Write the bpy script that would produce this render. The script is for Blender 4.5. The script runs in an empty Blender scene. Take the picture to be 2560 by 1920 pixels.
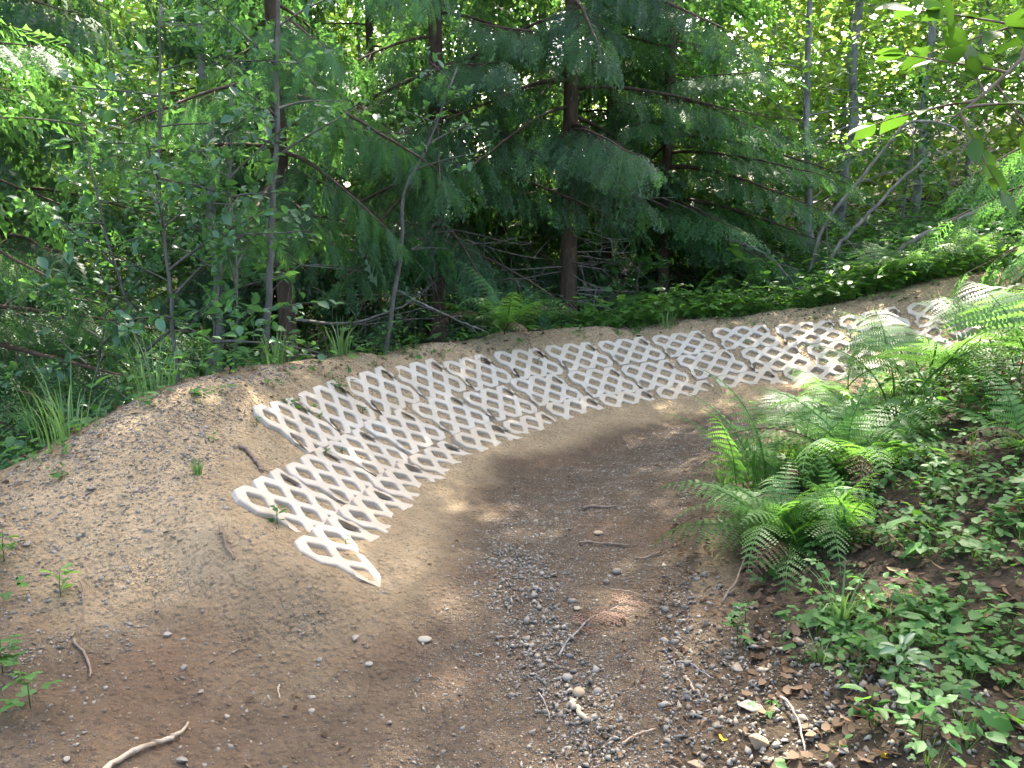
import bpy, bmesh, math, random
import numpy as np
from mathutils import Vector, Matrix

# ------------------------------------------------------------------ camera, sky, sun, exposure
scene = bpy.context.scene
COL = scene.collection
CAM_H = 1.5
cam_data = bpy.data.cameras.new('camera')
cam = bpy.data.objects.new('camera', cam_data)
COL.objects.link(cam)
cam_data.sensor_width = 36.0
cam_data.lens = 36.0 * 827.0 / 1024.0
cam_data.clip_end = 400
cam.location = (0, 0, CAM_H)
cam.rotation_euler = (math.radians(90 - 10.5), 0, 0)
scene.camera = cam

SUN_EL, SUN_AZ = 50.0, 14.0          # degrees; azimuth from +Y (view direction) towards +X
world = bpy.data.worlds.new('World')
scene.world = world
world.use_nodes = True
wn = world.node_tree
bgn = wn.nodes['Background']
sky = wn.nodes.new('ShaderNodeTexSky')
sky.sky_type = 'NISHITA'
sky.sun_disc = False
sky.sun_elevation = math.radians(SUN_EL)
sky.sun_rotation = math.radians(SUN_AZ)
sky.air_density = 0.9
sky.dust_density = 5.0
sky.ozone_density = 0.4
wn.links.new(sky.outputs[0], bgn.inputs[0])
bgn.inputs[1].default_value = 0.15

sun_data = bpy.data.lights.new('sun', 'SUN')
sun_data.energy = 5.0
sun_data.angle = math.radians(0.53)
sun_data.color = (1.0, 0.93, 0.80)
sun = bpy.data.objects.new('sun', sun_data)
COL.objects.link(sun)
_e, _a = math.radians(SUN_EL), math.radians(SUN_AZ)
SUN_DIR = Vector((math.cos(_e) * math.sin(_a), math.cos(_e) * math.cos(_a), math.sin(_e)))
sun.rotation_euler = SUN_DIR.to_track_quat('Z', 'Y').to_euler()
sun.location = SUN_DIR * 40

vs = scene.view_settings
vs.view_transform = 'Standard'
vs.look = 'None'
vs.exposure = 2.95
vs.gamma = 1.0
vs.use_curve_mapping = False
cy = scene.cycles
cy.max_bounces = 6
cy.diffuse_bounces = 3
cy.glossy_bounces = 2
cy.transmission_bounces = 5
cy.transparent_max_bounces = 4
cy.caustics_reflective = False
cy.caustics_refractive = False
cy.sample_clamp_indirect = 6.0
cy.use_denoising = True

# ------------------------------------------------------------------ helpers
def tag(o, label=None, cat=None, group=None, kind=None):
    if label: o['label'] = label
    if cat: o['category'] = cat
    if group: o['group'] = group
    if kind: o['kind'] = kind
    return o

def thing(name, label, cat, loc=(0, 0, 0), rz=0.0, group=None):
    o = bpy.data.objects.new(name, None)
    o.empty_display_size = 0.1
    COL.objects.link(o)
    o.location = loc
    o.rotation_euler = (0, 0, rz)
    return tag(o, label, cat, group)

def link(name, me, parent=None, loc=None, rot=None, scale=None):
    o = bpy.data.objects.new(name, me)
    COL.objects.link(o)
    if parent is not None: o.parent = parent
    if loc is not None: o.location = loc
    if rot is not None: o.rotation_euler = rot
    if scale is not None: o.scale = scale if hasattr(scale, '__len__') else (scale,) * 3
    return o

class MB:
    """collects triangles / quads as numpy blocks, builds one mesh"""
    def __init__(self):
        self.v, self.t, self.q, self.a, self.n = [], [], [], [], 0
    def add(self, v, tris=None, quads=None, tint=0.5):
        v = np.asarray(v, float).reshape(-1, 3)
        if tris is not None and len(tris): self.t.append(np.asarray(tris, np.int64).reshape(-1, 3) + self.n)
        if quads is not None and len(quads): self.q.append(np.asarray(quads, np.int64).reshape(-1, 4) + self.n)
        self.v.append(v)
        tt = np.asarray(tint, float)
        self.a.append(np.full(len(v), float(tt)) if tt.ndim == 0 else tt)
        self.n += len(v)
    def mesh(self, name, mat, smooth=False):
        me = bpy.data.meshes.new(name)
        if not self.v: return me
        v = np.concatenate(self.v)
        t = np.concatenate(self.t) if self.t else np.zeros((0, 3), np.int64)
        q = np.concatenate(self.q) if self.q else np.zeros((0, 4), np.int64)
        return raw_mesh(name, v, t, q, mat, np.concatenate(self.a), smooth)
    def build(self, name, mat, parent=None, smooth=False):
        return link(name, self.mesh(name, mat, smooth), parent)

def raw_mesh(name, v, t, q, mat, tint=None, smooth=False):
    me = bpy.data.meshes.new(name)
    me.vertices.add(len(v))
    me.vertices.foreach_set('co', np.ascontiguousarray(v, np.float32).ravel())
    nl = 3 * len(t) + 4 * len(q)
    me.loops.add(nl)
    me.loops.foreach_set('vertex_index', np.concatenate([t.ravel(), q.ravel()]).astype(np.int32))
    npoly = len(t) + len(q)
    me.polygons.add(npoly)
    st = np.concatenate([np.arange(len(t)) * 3, 3 * len(t) + np.arange(len(q)) * 4]).astype(np.int32)
    me.polygons.foreach_set('loop_start', st)
    if tint is not None:
        at = me.attributes.new('tint', 'FLOAT', 'POINT')
        at.data.foreach_set('value', np.ascontiguousarray(tint, np.float32))
    me.update(calc_edges=True)
    if smooth: me.polygons.foreach_set('use_smooth', np.ones(npoly, bool))
    me.materials.append(mat)
    return me

def norm(a):
    a = np.asarray(a, float)
    return a / (np.linalg.norm(a, axis=-1, keepdims=True) + 1e-9)

def frames(xd, up):
    """rotation matrices (N,3,3) whose columns are x, y, z from x directions and a rough up"""
    x = norm(xd)
    y = norm(np.cross(up, x))
    z = np.cross(x, y)
    return np.stack([x, y, z], -1)

def scatter(mb, tmpl, pos, R, sc, tint):
    """place N copies of a template (verts, tris, quads) in one go"""
    tv, tt, tq = tmpl
    N, n = len(pos), len(tv)
    if N == 0: return
    sc = np.asarray(sc, float)
    if sc.ndim == 1: sc = sc[:, None]
    lv = tv[None] * sc[:, None, :] if sc.shape[1] == 3 else tv[None] * sc[:, :, None]
    v = np.einsum('nij,nkj->nki', R, lv) + pos[:, None, :]
    off = (np.arange(N) * n)[:, None, None]
    mb.add(v.reshape(-1, 3), (tt[None] + off).reshape(-1, 3) if len(tt) else None,
           (tq[None] + off).reshape(-1, 4) if len(tq) else None, np.repeat(np.asarray(tint, float), n))

def tube(mb, pts, rad, sides=6, tint=0.5, caps=True, wob=0.0, rng=None):
    pts = np.asarray(pts, float)
    n = len(pts)
    rad = np.full(n, rad, float) if np.ndim(rad) == 0 else np.asarray(rad, float)
    d = norm(np.gradient(pts, axis=0))
    ref = np.array([0.0, 0.0, 1.0]) if abs(d[:, 2]).mean() < 0.85 else np.array([1.0, 0.0, 0.0])
    s = norm(np.cross(np.broadcast_to(ref, d.shape), d))
    u = np.cross(d, s)
    an = np.arange(sides) * 2 * np.pi / sides
    r = rad[:, None]
    if wob and rng is not None: r = r * (1 + wob * rng.uniform(-1, 1, (n, sides)))
    v = pts[:, None] + (np.cos(an)[None, :, None] * s[:, None] + np.sin(an)[None, :, None] * u[:, None]) * np.broadcast_to(r, (n, sides))[..., None]
    i = np.arange(n - 1)[:, None] * sides
    j = np.arange(sides)[None]
    j2 = (j + 1) % sides
    q = np.stack([i + j, i + j2, i + sides + j2, i + sides + j], -1).reshape(-1, 4)
    v = v.reshape(-1, 3)
    t = None
    if caps:
        v = np.concatenate([v, pts[:1], pts[-1:]])
        b = n * sides
        k = np.arange(sides); k2 = (k + 1) % sides
        t = np.concatenate([np.stack([np.full(sides, b), k2, k], -1),
                            np.stack([np.full(sides, b + 1), (n - 1) * sides + k, (n - 1) * sides + k2], -1)])
    mb.add(v, t, q, tint)

def spline(pts, n):
    """Catmull-Rom through the points"""
    p = np.asarray(pts, float)
    p = np.concatenate([[2 * p[0] - p[1]], p, [2 * p[-1] - p[-2]]])
    t = np.linspace(0, len(p) - 3 - 1e-6, n)
    i = t.astype(int)
    f = (t - i)[:, None]
    a, b, c, d = p[i], p[i + 1], p[i + 2], p[i + 3]
    return 0.5 * (2 * b + (c - a) * f + (2 * a - 5 * b + 4 * c - d) * f ** 2 + (3 * b - a - 3 * c + d) * f ** 3)

# ------------------------------------------------------------------ noise and the lie of the land
def _hash(ix, iy, s):
    h = (ix.astype(np.int64) * 374761393 + iy.astype(np.int64) * 668265263 + s * 974634777) & 0xFFFFFFFF
    h = ((h ^ (h >> 13)) * 1274126177) & 0xFFFFFFFF
    return ((h ^ (h >> 16)) & 0xFFFF) / 65535.0

def vnoise(x, y, s=0):
    ix, iy = np.floor(x), np.floor(y)
    fx, fy = x - ix, y - iy
    fx, fy = fx * fx * (3 - 2 * fx), fy * fy * (3 - 2 * fy)
    a, b = _hash(ix, iy, s), _hash(ix + 1, iy, s)
    c, d = _hash(ix, iy + 1, s), _hash(ix + 1, iy + 1, s)
    return (a + (b - a) * fx + (c - a) * fy + (a - b - c + d) * fx * fy) * 2 - 1

def fbm(x, y, s=0, o=4):
    r, a = 0.0, 1.0
    for k in range(o):
        r = r + a * vnoise(x, y, s + k * 17)
        x, y, a = x * 2.03 + 5.1, y * 2.03 + 1.7, a * 0.5
    return r

# pavers: centre (metres), heading, bank and grade (radians), surveyed row by row from the near end
PAVERS = {
    'T0': (-1.219, 4.642, 0.408, 1.425, 0.665, -0.089),
    'T1': (-1.120, 5.244, 0.382, 1.349, 0.710, -0.001),
    'T2': (-0.926, 5.827, 0.379, 1.162, 0.655, 0.009),
    'T3': (-0.636, 6.367, 0.363, 1.031, 0.615, -0.019),
    'T4': (-0.279, 6.863, 0.335, 0.946, 0.550, 0.018),
    'T5': (0.154, 7.303, 0.339, 0.730, 0.533, -0.024),
    'T6': (0.631, 7.677, 0.346, 0.565, 0.507, -0.004),
    'T7': (1.164, 7.974, 0.357, 0.441, 0.476, 0.046),
    'T8': (1.730, 8.188, 0.396, 0.268, 0.437, 0.074),
    'T9': (2.349, 8.262, 0.452, 0.012, 0.436, 0.071),
    'T10': (2.971, 8.222, 0.504, -0.139, 0.450, 0.118),
    'T11': (3.560, 8.119, 0.611, -0.225, 0.496, 0.221),
    'T12': (4.146, 7.938, 0.754, -0.359, 0.540, 0.234),
    'T13': (4.702, 7.716, 0.900, -0.457, 0.584, 0.243),
    'M-2': (-1.008, 3.659, 0.268, 1.472, 0.545, -0.095),
    'M-1': (-0.943, 4.261, 0.214, 1.450, 0.539, -0.068),
    'M0': (-0.866, 4.861, 0.182, 1.372, 0.499, -0.055),
    'M1': (-0.715, 5.450, 0.172, 1.212, 0.479, -0.011),
    'M2': (-0.446, 6.002, 0.169, 1.062, 0.465, -0.022),
    'M3': (-0.088, 6.507, 0.142, 0.910, 0.455, -0.025),
    'M4': (0.304, 6.979, 0.162, 0.721, 0.464, -0.024),
    'M5': (0.826, 7.340, 0.164, 0.560, 0.466, -0.007),
    'M6': (1.357, 7.641, 0.179, 0.431, 0.460, 0.068),
    'M7': (1.924, 7.848, 0.243, 0.252, 0.448, 0.107),
    'M8': (2.548, 7.894, 0.290, -0.020, 0.460, 0.069),
    'M9': (3.160, 7.830, 0.349, -0.199, 0.490, 0.140),
    'M10': (3.751, 7.679, 0.471, -0.342, 0.533, 0.214),
    'M11': (4.313, 7.475, 0.615, -0.438, 0.571, 0.267),
    'B0': (-0.681, 3.421, 0.140, 1.475, 0.480, -0.120),
    'B1': (-0.620, 4.026, 0.076, 1.428, 0.438, -0.085),
    'B2': (-0.549, 4.632, 0.046, 1.377, 0.401, -0.045),
    'B3': (-0.387, 5.220, 0.019, 1.229, 0.371, -0.017),
    'B4': (-0.122, 5.772, 0.009, 1.055, 0.398, -0.020),
    'B5': (0.234, 6.268, -0.017, 0.899, 0.398, 0.002),
    'B6': (0.598, 6.741, 0.013, 0.726, 0.407, -0.007),
    'B7': (1.087, 7.097, 0.010, 0.549, 0.402, 0.011),
    'B8': (1.642, 7.348, 0.034, 0.342, 0.389, 0.099),
    'B9': (2.226, 7.492, 0.117, 0.122, 0.404, 0.109),
    'B10': (2.837, 7.496, 0.174, -0.077, 0.452, 0.092),
    'B11': (3.442, 7.413, 0.230, -0.256, 0.527, 0.086),
}
SKIP_PAVERS = ()
def paver_axes(th, b, g):
    xd = np.array([math.cos(th) * math.cos(g), math.sin(th) * math.cos(g), math.sin(g)])
    left = np.array([-math.sin(th), math.cos(th), 0.0])
    yd = left * math.cos(b) + np.cross(xd, left) * math.sin(b)
    return np.stack([xd, yd, np.cross(xd, yd)], 1)

CREST = [(-2.35, 3.3, .33), (-2.2, 3.65, .44), (-2.0, 3.95, .56), (-1.78, 4.2, .66), (-1.62, 4.55, .69), (-1.48, 5.14, .66), (-1.31, 5.7, .61),
         (-1.06, 6.2, .58), (-.61, 6.98, .55), (-.03, 7.65, .555), (.42, 7.99, .555), (.9, 8.28, .55), (1.91, 8.62, .59),
         (2.87, 8.65, .665), (3.72, 8.50, .82), (4.30, 8.33, .99), (4.92, 8.06, 1.16), (5.5, 7.75, 1.30)]
_cp = []
for _k, _q in PAVERS.items():
    _R = paver_axes(*_q[3:])
    _c = np.array(_q[:3])
    if _k[0] in 'TM':
        _cp.append(_c - .017 * _R[:, 2])
        for _lx, _ly in ((-.26, 0), (.26, 0), (-.15, .17), (.15, .17), (-.15, -.17), (.15, -.17)):
            _cp.append(_c + _R @ np.array([_lx, _ly, -.014]))
    else:
        _cp.append(_c + _R[:, 1] * .17 - .028 * _R[:, 2])
        _cp.append(_c + _R[:, 1] * -.02 + .004 * _R[:, 2])
        _cp.append(np.array([_c[0], _c[1], 0]) - np.array([_R[0, 1], _R[1, 1], 0]) * .40 + [0, 0, _c[2] - .075])
        _cp.append(np.array([_c[0], _c[1], 0]) - np.array([_R[0, 1], _R[1, 1], 0]) * .75 + [0, 0, _c[2] - .10])
for _k, _lx, _ly, _dz in (('M-2', -.30, 0, -.02), ('M-2', -.30, .18, -.025), ('M-2', -.55, .1, -.02), ('T0', -.35, 0, -.025), ('T0', -.6, .0, -.05),
                          ('B0', -.22, .1, -.022), ('B0', -.45, .05, -.03), ('B0', -.15, -.15, -.012)):
    _q = PAVERS[_k]
    _cp.append(np.array(_q[:3]) + paver_axes(*_q[3:]) @ np.array([_lx, _ly, _dz]))
for _i, _c in enumerate(CREST):
    _cp.append(np.array(_c))
    a = np.array(CREST[max(_i - 1, 0)]); b = np.array(CREST[min(_i + 1, len(CREST) - 1)])
    _o = norm(np.array([-(b - a)[1], (b - a)[0], 0.0]))
    _drop = 1.0 if _c[0] < 1.5 else (.55 if _c[0] < 3 else .1)
    _cp.append(np.array(_c) + _o * .40 + [0, 0, -.13 * _drop])
    _cp.append(np.array(_c) + _o * 1.0 + [0, 0, -.48 * _drop])
for _c in [(0, 0, 0), (0, 1.2, 0), (-.6, 1.5, .0), (.4, 1.6, .0), (.1, 2.2, -.005), (-.5, 2.2, .0), (.1, 3, -.01), (-.2, 2.6, 0), (.45, 3.2, 0), (.1, 3.6, -.02),
           (.5, 4.2, -.02), (.9, 5.0, -.03), (1.4, 5.9, -.03), (.4, 5.2, -.04), (2.0, 6.5, -.01), (2.6, 6.8, .05), (3.4, 6.9, .16), (4.2, 6.9, .32), (5, 6.8, .5),
           (-1.0, 2.0, .03), (-1.36, 1.98, .07), (-1.75, 2.6, .16), (-1.72, 3.18, .30), (-1.0, 2.6, .05), (-1.25, 3.0, .18), (-1.6, 3.7, .48), (-.75, 2.75, .03),
           (-2.3, 2.5, .18), (-2.7, 3.4, .22), (-3.2, 3.9, -.05), (-3, 2.6, .1), (-4, 4.5, -.35), (-4, 2, .0), (-2, 1, .05), (-3, 0, 0),
           (.56, 2.44, .03), (.62, 2.74, .03), (.78, 3.34, .03), (.95, 3.9, .03), (1.23, 4.65, .03), (1.6, 5.5, .03), (.41, 2.08, .03), (.45, 1.4, .05),
           (1.0, 2.3, .16), (1.5, 2.8, .32), (1.2, 1.5, .25), (2.0, 3.3, .52), (2.8, 3.6, .80), (3.5, 3, 1.05), (1.9, 4.4, .34), (2.2, 4.9, .38), (2.9, 5.2, .60),
           (4, 5, .95), (3.0, 6.0, .32), (4, 6, .58), (5, 5.5, 1.05), (5, 4, 1.35), (6, 3, 1.8), (2, 1, .55), (3, 0, 1.0), (6, 7, 1.1), (7, 7.5, 1.6),
           (-2.9, 6, -.15), (-1.6, 7.4, -.1), (-.6, 8.8, -.15), (.5, 9.6, .05), (1.6, 10, .2), (2.6, 10, .42), (3.7, 10, .75), (5, 10, 1.15), (6.5, 9, 1.65),
           (-6, 8, -.7), (-3, 10, -.6), (0, 12, -.15), (3, 12, .6), (6, 12, 1.5), (9, 10, 2.4), (10, 5, 2.9), (-8, 14, -.6), (0, 18, .2), (8, 18, 2.2),
           (-10, 25, 0), (0, 30, 1), (12, 30, 4), (-20, 10, -.6), (20, 15, 5), (0, 60, 3), (-30, 60, 2), (30, 60, 9), (0, -6, 0), (-8, -5, 0), (8, -5, 1.6), (35, -5, 6), (-35, -5, 0)]:
    _cp.append(np.array(_c, float))
_cp = np.array(_cp)
def _tps(d2):
    return 0.5 * d2 * np.log(d2 + 1e-9)
_n = len(_cp)
_K = _tps(((_cp[:, None, :2] - _cp[None, :, :2]) ** 2).sum(-1)) + np.eye(_n) * 0.004
_Pm = np.c_[np.ones(_n), _cp[:, :2]]
_W = np.linalg.solve(np.block([[_K, _Pm], [_Pm.T, np.zeros((3, 3))]]), np.r_[_cp[:, 2], 0, 0, 0])
def base_z(x, y):
    x, y = np.asarray(x, float), np.asarray(y, float)
    X = np.c_[x.ravel(), y.ravel()]
    out = np.empty(len(X))
    for i in range(0, len(X), 20000):
        c = X[i:i + 20000]
        d2 = ((c[:, None] - _cp[None, :, :2]) ** 2).sum(-1)
        out[i:i + 20000] = _tps(d2) @ _W[:_n] + _W[_n] + c @ _W[_n + 1:]
    return out.reshape(x.shape)

def in_poly(x, y, poly):
    r = np.zeros(np.shape(x), bool)
    n = len(poly)
    for i in range(n):
        (x1, y1), (x2, y2) = poly[i], poly[(i + 1) % n]
        c = ((y1 > y) != (y2 > y)) & (x < (x2 - x1) * (y - y1) / (y2 - y1 + 1e-12) + x1)
        r ^= c
    return r

def line_dist(x, y, pts):
    d = np.full(np.shape(x), 1e9)
    for (x1, y1), (x2, y2) in zip(pts[:-1], pts[1:]):
        dx, dy = x2 - x1, y2 - y1
        t = np.clip(((x - x1) * dx + (y - y1) * dy) / (dx * dx + dy * dy + 1e-12), 0, 1)
        d = np.minimum(d, np.hypot(x - x1 - t * dx, y - y1 - t * dy))
    return d

_B = [PAVERS['B%d' % i] for i in range(12)]
TOE = [(-.75, 2.55)] + [(q[0] + math.sin(q[3]) * .10, q[1] - math.cos(q[3]) * .10) for q in _B] + [(4.3, 7.2), (5.3, 7.1)]
INNER = [(.41, .6), (.42, 1.4), (.45, 2.08), (.56, 2.44), (.62, 2.74), (.78, 3.34), (.95, 3.9), (1.23, 4.65), (1.6, 5.5), (2.3, 6.2), (3.2, 6.35), (4.2, 6.3), (5.5, 6.1)]
TRAIL_POLY = [(-1.35, .6)] + [(-1.4, 1.6), (-1.2, 2.1), (-.95, 2.4)] + TOE + [(5.5, 6.1)] + INNER[::-1]
_cx = [(c[0], c[1]) for c in CREST]
BERM_POLY = [(-1.4, 1.6), (-1.2, 2.1), (-.95, 2.4)] + TOE + [(5.8, 8.3)] + [(c[0] - .02, c[1] + .22) for c in CREST[::-1]] + [(-2.5, 3.2), (-2.2, 2.8), (-1.9, 2.3), (-1.6, 1.7)]
GRAVEL_LINE = [(.17, 1.6), (.17, 2.15), (.15, 2.55), (.10, 2.98), (.04, 3.41), (.12, 3.98), (.42, 4.75), (1.1, 5.8), (1.8, 6.4), (2.8, 6.8)]

def smooth01(d, a, b):
    t = np.clip((d - a) / (b - a), 0, 1)
    return t * t * (3 - 2 * t)

def zones(x, y):
    """how dusty (near foreground also darkened for shade), how gravelly and how far into the wood a spot is, 0..1 each"""
    tr = in_poly(x, y, TRAIL_POLY)
    bm = in_poly(x, y, BERM_POLY)
    edge = np.minimum(line_dist(x, y, TRAIL_POLY + TRAIL_POLY[:1]), line_dist(x, y, BERM_POLY + BERM_POLY[:1]))
    soil = tr | bm
    dt = line_dist(x, y, TOE)
    n = fbm(x * 1.3, y * 1.3, 3, 3) * .18
    wood = np.where(soil, 0.0, smooth01(edge + n * .6, .0, .22))
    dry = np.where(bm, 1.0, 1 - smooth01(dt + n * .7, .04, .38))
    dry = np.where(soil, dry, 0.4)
    dry = dry * smooth01(y + .12 * x + n * 1.6, 2.35, 3.15)  # near foreground: damp brown soil, plus its shade painted into the colour
    g = line_dist(x, y, GRAVEL_LINE)
    grav = (.38 * smooth01(x + .9 * n + .25 * (y - 2), -.55, .25) + .62 * (1 - smooth01(g + n, .12, .75))) * smooth01(dt + n, .12, .5) * (tr & ~bm)
    return dry, grav, wood, tr, bm

def ground_z(x, y, detail=True):
    x, y = np.asarray(x, float), np.asarray(y, float)
    z = base_z(x, y)
    if detail:
        near = (np.abs(x) < 7) & (y < 12)
        dry, grav, wood, tr, bm = zones(x, y)
        pd = np.full(np.shape(x), 9.0)
        for q in PAVERS.values(): pd = np.minimum(pd, np.hypot(x - q[0], y - q[1]))
        calm = .28 + .65 * smooth01(pd, .28, .55)
        e = fbm(x * 3.1, y * 3.1, 21, 3) * .010 + fbm(x * 13, y * 13, 5, 4) * .0085 + np.abs(fbm(x * 5.5, y * 5.5, 15, 3)) * -.014 * bm + fbm(x * 1.7, y * 1.7, 71, 2) * .012 * bm
        z = z + e * calm + wood * (fbm(x * 1.1, y * 1.1, 9, 3) * .05 + fbm(x * 7, y * 7, 4, 2) * .012) * (1 if True else near)
    return z

def on_ground(x, y, dz=0.0):
    return (float(x), float(y), float(ground_z(np.array([x]), np.array([y]))[0]) + dz)

# ------------------------------------------------------------------ materials
class NT:
    def __init__(self, name):
        self.m = bpy.data.materials.new(name)
        self.m.use_nodes = True
        self.t = self.m.node_tree
        self.b = self.t.nodes['Principled BSDF']
        self.out = self.t.nodes['Material Output']
        self._tc = None
    def n(self, typ, **kw):
        o = self.t.nodes.new('ShaderNode' + typ)
        for k, v in kw.items(): setattr(o, k, v)
        return o
    def l(self, a, b): self.t.links.new(a, b)
    def pos(self):
        if self._tc is None: self._tc = self.n('NewGeometry').outputs['Position']
        return self._tc
    def obj(self): return self.n('TexCoord').outputs['Object']
    def noise(self, scale, detail=4, rough=.55, vec=None, dim='3D'):
        o = self.n('TexNoise')
        o.inputs['Scale'].default_value = scale
        o.inputs['Detail'].default_value = detail
        o.inputs['Roughness'].default_value = rough
        self.l(vec if vec is not None else self.pos(), o.inputs['Vector'])
        return o.outputs['Fac']
    def vor(self, scale, out='Distance', vec=None):
        o = self.n('TexVoronoi')
        o.inputs['Scale'].default_value = scale
        self.l(vec if vec is not None else self.pos(), o.inputs['Vector'])
        return o.outputs[out]
    def ramp(self, fac, stops):
        o = self.n('ValToRGB')
        cr = o.color_ramp
        while len(cr.elements) < len(stops): cr.elements.new(.5)
        for e, (p, c) in zip(cr.elements, stops):
            e.position = p
            e.color = (c[0], c[1], c[2], 1) if hasattr(c, '__len__') else (c, c, c, 1)
        self.l(fac, o.inputs[0])
        return o.outputs[0]
    def mix(self, fac, a, b, mode='MIX'):
        o = self.n('MixRGB', blend_type=mode)
        for s, v in zip(o.inputs, (fac, a, b)):
            if hasattr(v, 'is_output'): self.l(v, s)
            elif hasattr(v, '__len__'): s.default_value = (v[0], v[1], v[2], 1)
            else: s.default_value = v
        return o.outputs[0]
    def math(self, op, a, b=0.0):
        o = self.n('Math', operation=op)
        for s, v in zip(o.inputs, (a, b)):
            if hasattr(v, 'is_output'): self.l(v, s)
            else: s.default_value = v
        return o.outputs[0]
    def attr(self, name):
        return self.n('Attribute', attribute_name=name).outputs['Fac']
    def rand(self): return self.n('ObjectInfo').outputs['Random']
    def bump(self, h, strength, dist):
        o = self.n('Bump')
        o.inputs['Strength'].default_value = strength
        o.inputs['Distance'].default_value = dist
        self.l(h, o.inputs['Height'])
        self.l(o.outputs[0], self.b.inputs['Normal'])
    def base(self, c, rough=.9, spec=.3):
        if hasattr(c, 'is_output'): self.l(c, self.b.inputs['Base Color'])
        else: self.b.inputs['Base Color'].default_value = (*c, 1)
        self.b.inputs['Roughness'].default_value = rough
        self.b.inputs['Specular IOR Level'].default_value = spec
        return self.m

def soil_material():
    m = NT('trail_soil')
    dry, grav, wood = m.attr('dry'), m.attr('grav'), m.attr('wood')
    big, mid, fine = m.noise(1.4, 4), m.noise(7, 8, .72), m.noise(70, 4, .7)
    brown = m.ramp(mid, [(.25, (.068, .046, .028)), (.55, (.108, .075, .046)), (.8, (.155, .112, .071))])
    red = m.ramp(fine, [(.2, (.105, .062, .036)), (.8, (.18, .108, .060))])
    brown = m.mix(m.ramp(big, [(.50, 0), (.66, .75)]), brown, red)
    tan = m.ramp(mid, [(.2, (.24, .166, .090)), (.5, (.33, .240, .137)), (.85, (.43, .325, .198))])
    col = m.mix(dry, brown, tan)  # dry also carries the painted shade of the near foreground
    # grit: tiny stones the size of a few millimetres
    v = m.n('TexVoronoi'); v.inputs['Scale'].default_value = 95; m.l(m.pos(), v.inputs['Vector'])
    gc = m.ramp(v.outputs['Color'], [(.1, (.05, .044, .036)), (.5, (.125, .11, .088)), (.95, (.27, .24, .195))])
    gm = m.ramp(v.outputs['Distance'], [(.28, 1), (.42, 0)])
    amt = m.math('MULTIPLY', gm, m.math('ADD', m.math('MULTIPLY', grav, .95), m.math('MULTIPLY', m.ramp(m.noise(4.5, 3), [(.48, 0), (.64, .5)]), 1.0)))
    col = m.mix(amt, col, gc)
    # dark specks of humus and old needle litter on the berm
    sp = m.ramp(m.noise(48, 4, .7), [(.55, 0), (.68, .75)])
    col = m.mix(sp, col, (.085, .06, .042))
    wn_ = m.ramp(mid, [(.25, (.022, .016, .010)), (.6, (.052, .037, .022)), (.85, (.095, .066, .038))])
    col = m.mix(wood, col, wn_)
    h = m.math('ADD', m.math('MULTIPLY', m.noise(28, 5, .7), 1.0), m.math('MULTIPLY', fine, .45))
    h = m.math('ADD', h, m.math('MULTIPLY', amt, .5))
    h = m.math('ADD', h, m.math('MULTIPLY', m.ramp(m.vor(34), [(.05, .55), (.5, 0)]), 1.0))
    m.bump(h, 1.0, .028)
    return m.base(col, .93, .2)

def concrete_material(name='pale_concrete', dusty=0.0):
    m = NT(name)
    c = m.ramp(m.noise(6, 5, .6), [(.3, (.39, .355, .30)), (.7, (.50, .46, .395))])
    c = m.mix(m.math('MULTIPLY', m.rand(), .75), c, (.40, .355, .29))
    c = m.mix(m.ramp(m.noise(2.1, 3, .6), [(.50, 0), (.66, .45)]), c, (.33, .28, .215))
    c = m.mix(m.ramp(m.noise(3.2, 4), [(.42, 0), (.70, .75)]), c, (.40, .325, .235))
    c = m.mix(m.ramp(m.noise(55, 3, .7), [(.55, 0), (.72, .6)]), c, (.34, .265, .185))
    c = m.mix(m.ramp(m.noise(7, 5, .65), [(.30, dusty * .3), (.62, dusty)]), c, (.40, .315, .215))
    m.bump(m.noise(160, 3, .7), .35, .003)
    return m.base(c, .88, .25)

def stone_material(name, dark, light):
    m = NT(name)
    t = m.attr('tint')
    c = m.mix(t, dark, light)
    c = m.mix(m.math('MULTIPLY', m.noise(60, 3), .5), c, tuple(x * .7 for x in light))
    c = m.mix(m.ramp(m.noise(22, 2), [(.45, 0), (.70, .5)]), c, (.17, .118, .072))
    m.bump(m.noise(140, 3), .3, .004)
    return m.base(c, .85, .3)

def bark_material(name, dark, light, scale=14, patch=None):
    m = NT(name)
    o = m.obj()
    mp = m.n('Mapping'); mp.inputs['Scale'].default_value = (1, 1, .28); m.l(o, mp.inputs[0])
    f = m.noise(scale, 6, .7, mp.outputs[0])
    c = m.ramp(f, [(.3, dark), (.68, light)])
    if patch: c = m.mix(m.ramp(m.noise(5, 3, .6, o), [(.5, 0), (.62, .8)]), c, patch)
    m.bump(f, .7, .012)
    return m.base(c, .9, .2)

def leaf_material(name, dark, light, trans, rough=.45, spec=.45, tw=.5):
    m = NT(name)
    t = m.attr('tint')
    c = m.mix(t, dark, light)
    c = m.mix(m.math('MULTIPLY', m.rand(), .45), c, (dark[0] * 1.25, dark[1] * .8, dark[2] * .6))
    m.base(c, rough, spec)
    tr = m.n('BsdfTranslucent')
    m.l(m.mix(t, tuple(x * .75 for x in trans), trans), tr.inputs[0])
    ms = m.n('MixShader'); ms.inputs[0].default_value = tw
    m.l(m.b.outputs[0], ms.inputs[1]); m.l(tr.outputs[0], ms.inputs[2]); m.l(ms.outputs[0], m.out.inputs[0])
    return m.m

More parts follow.
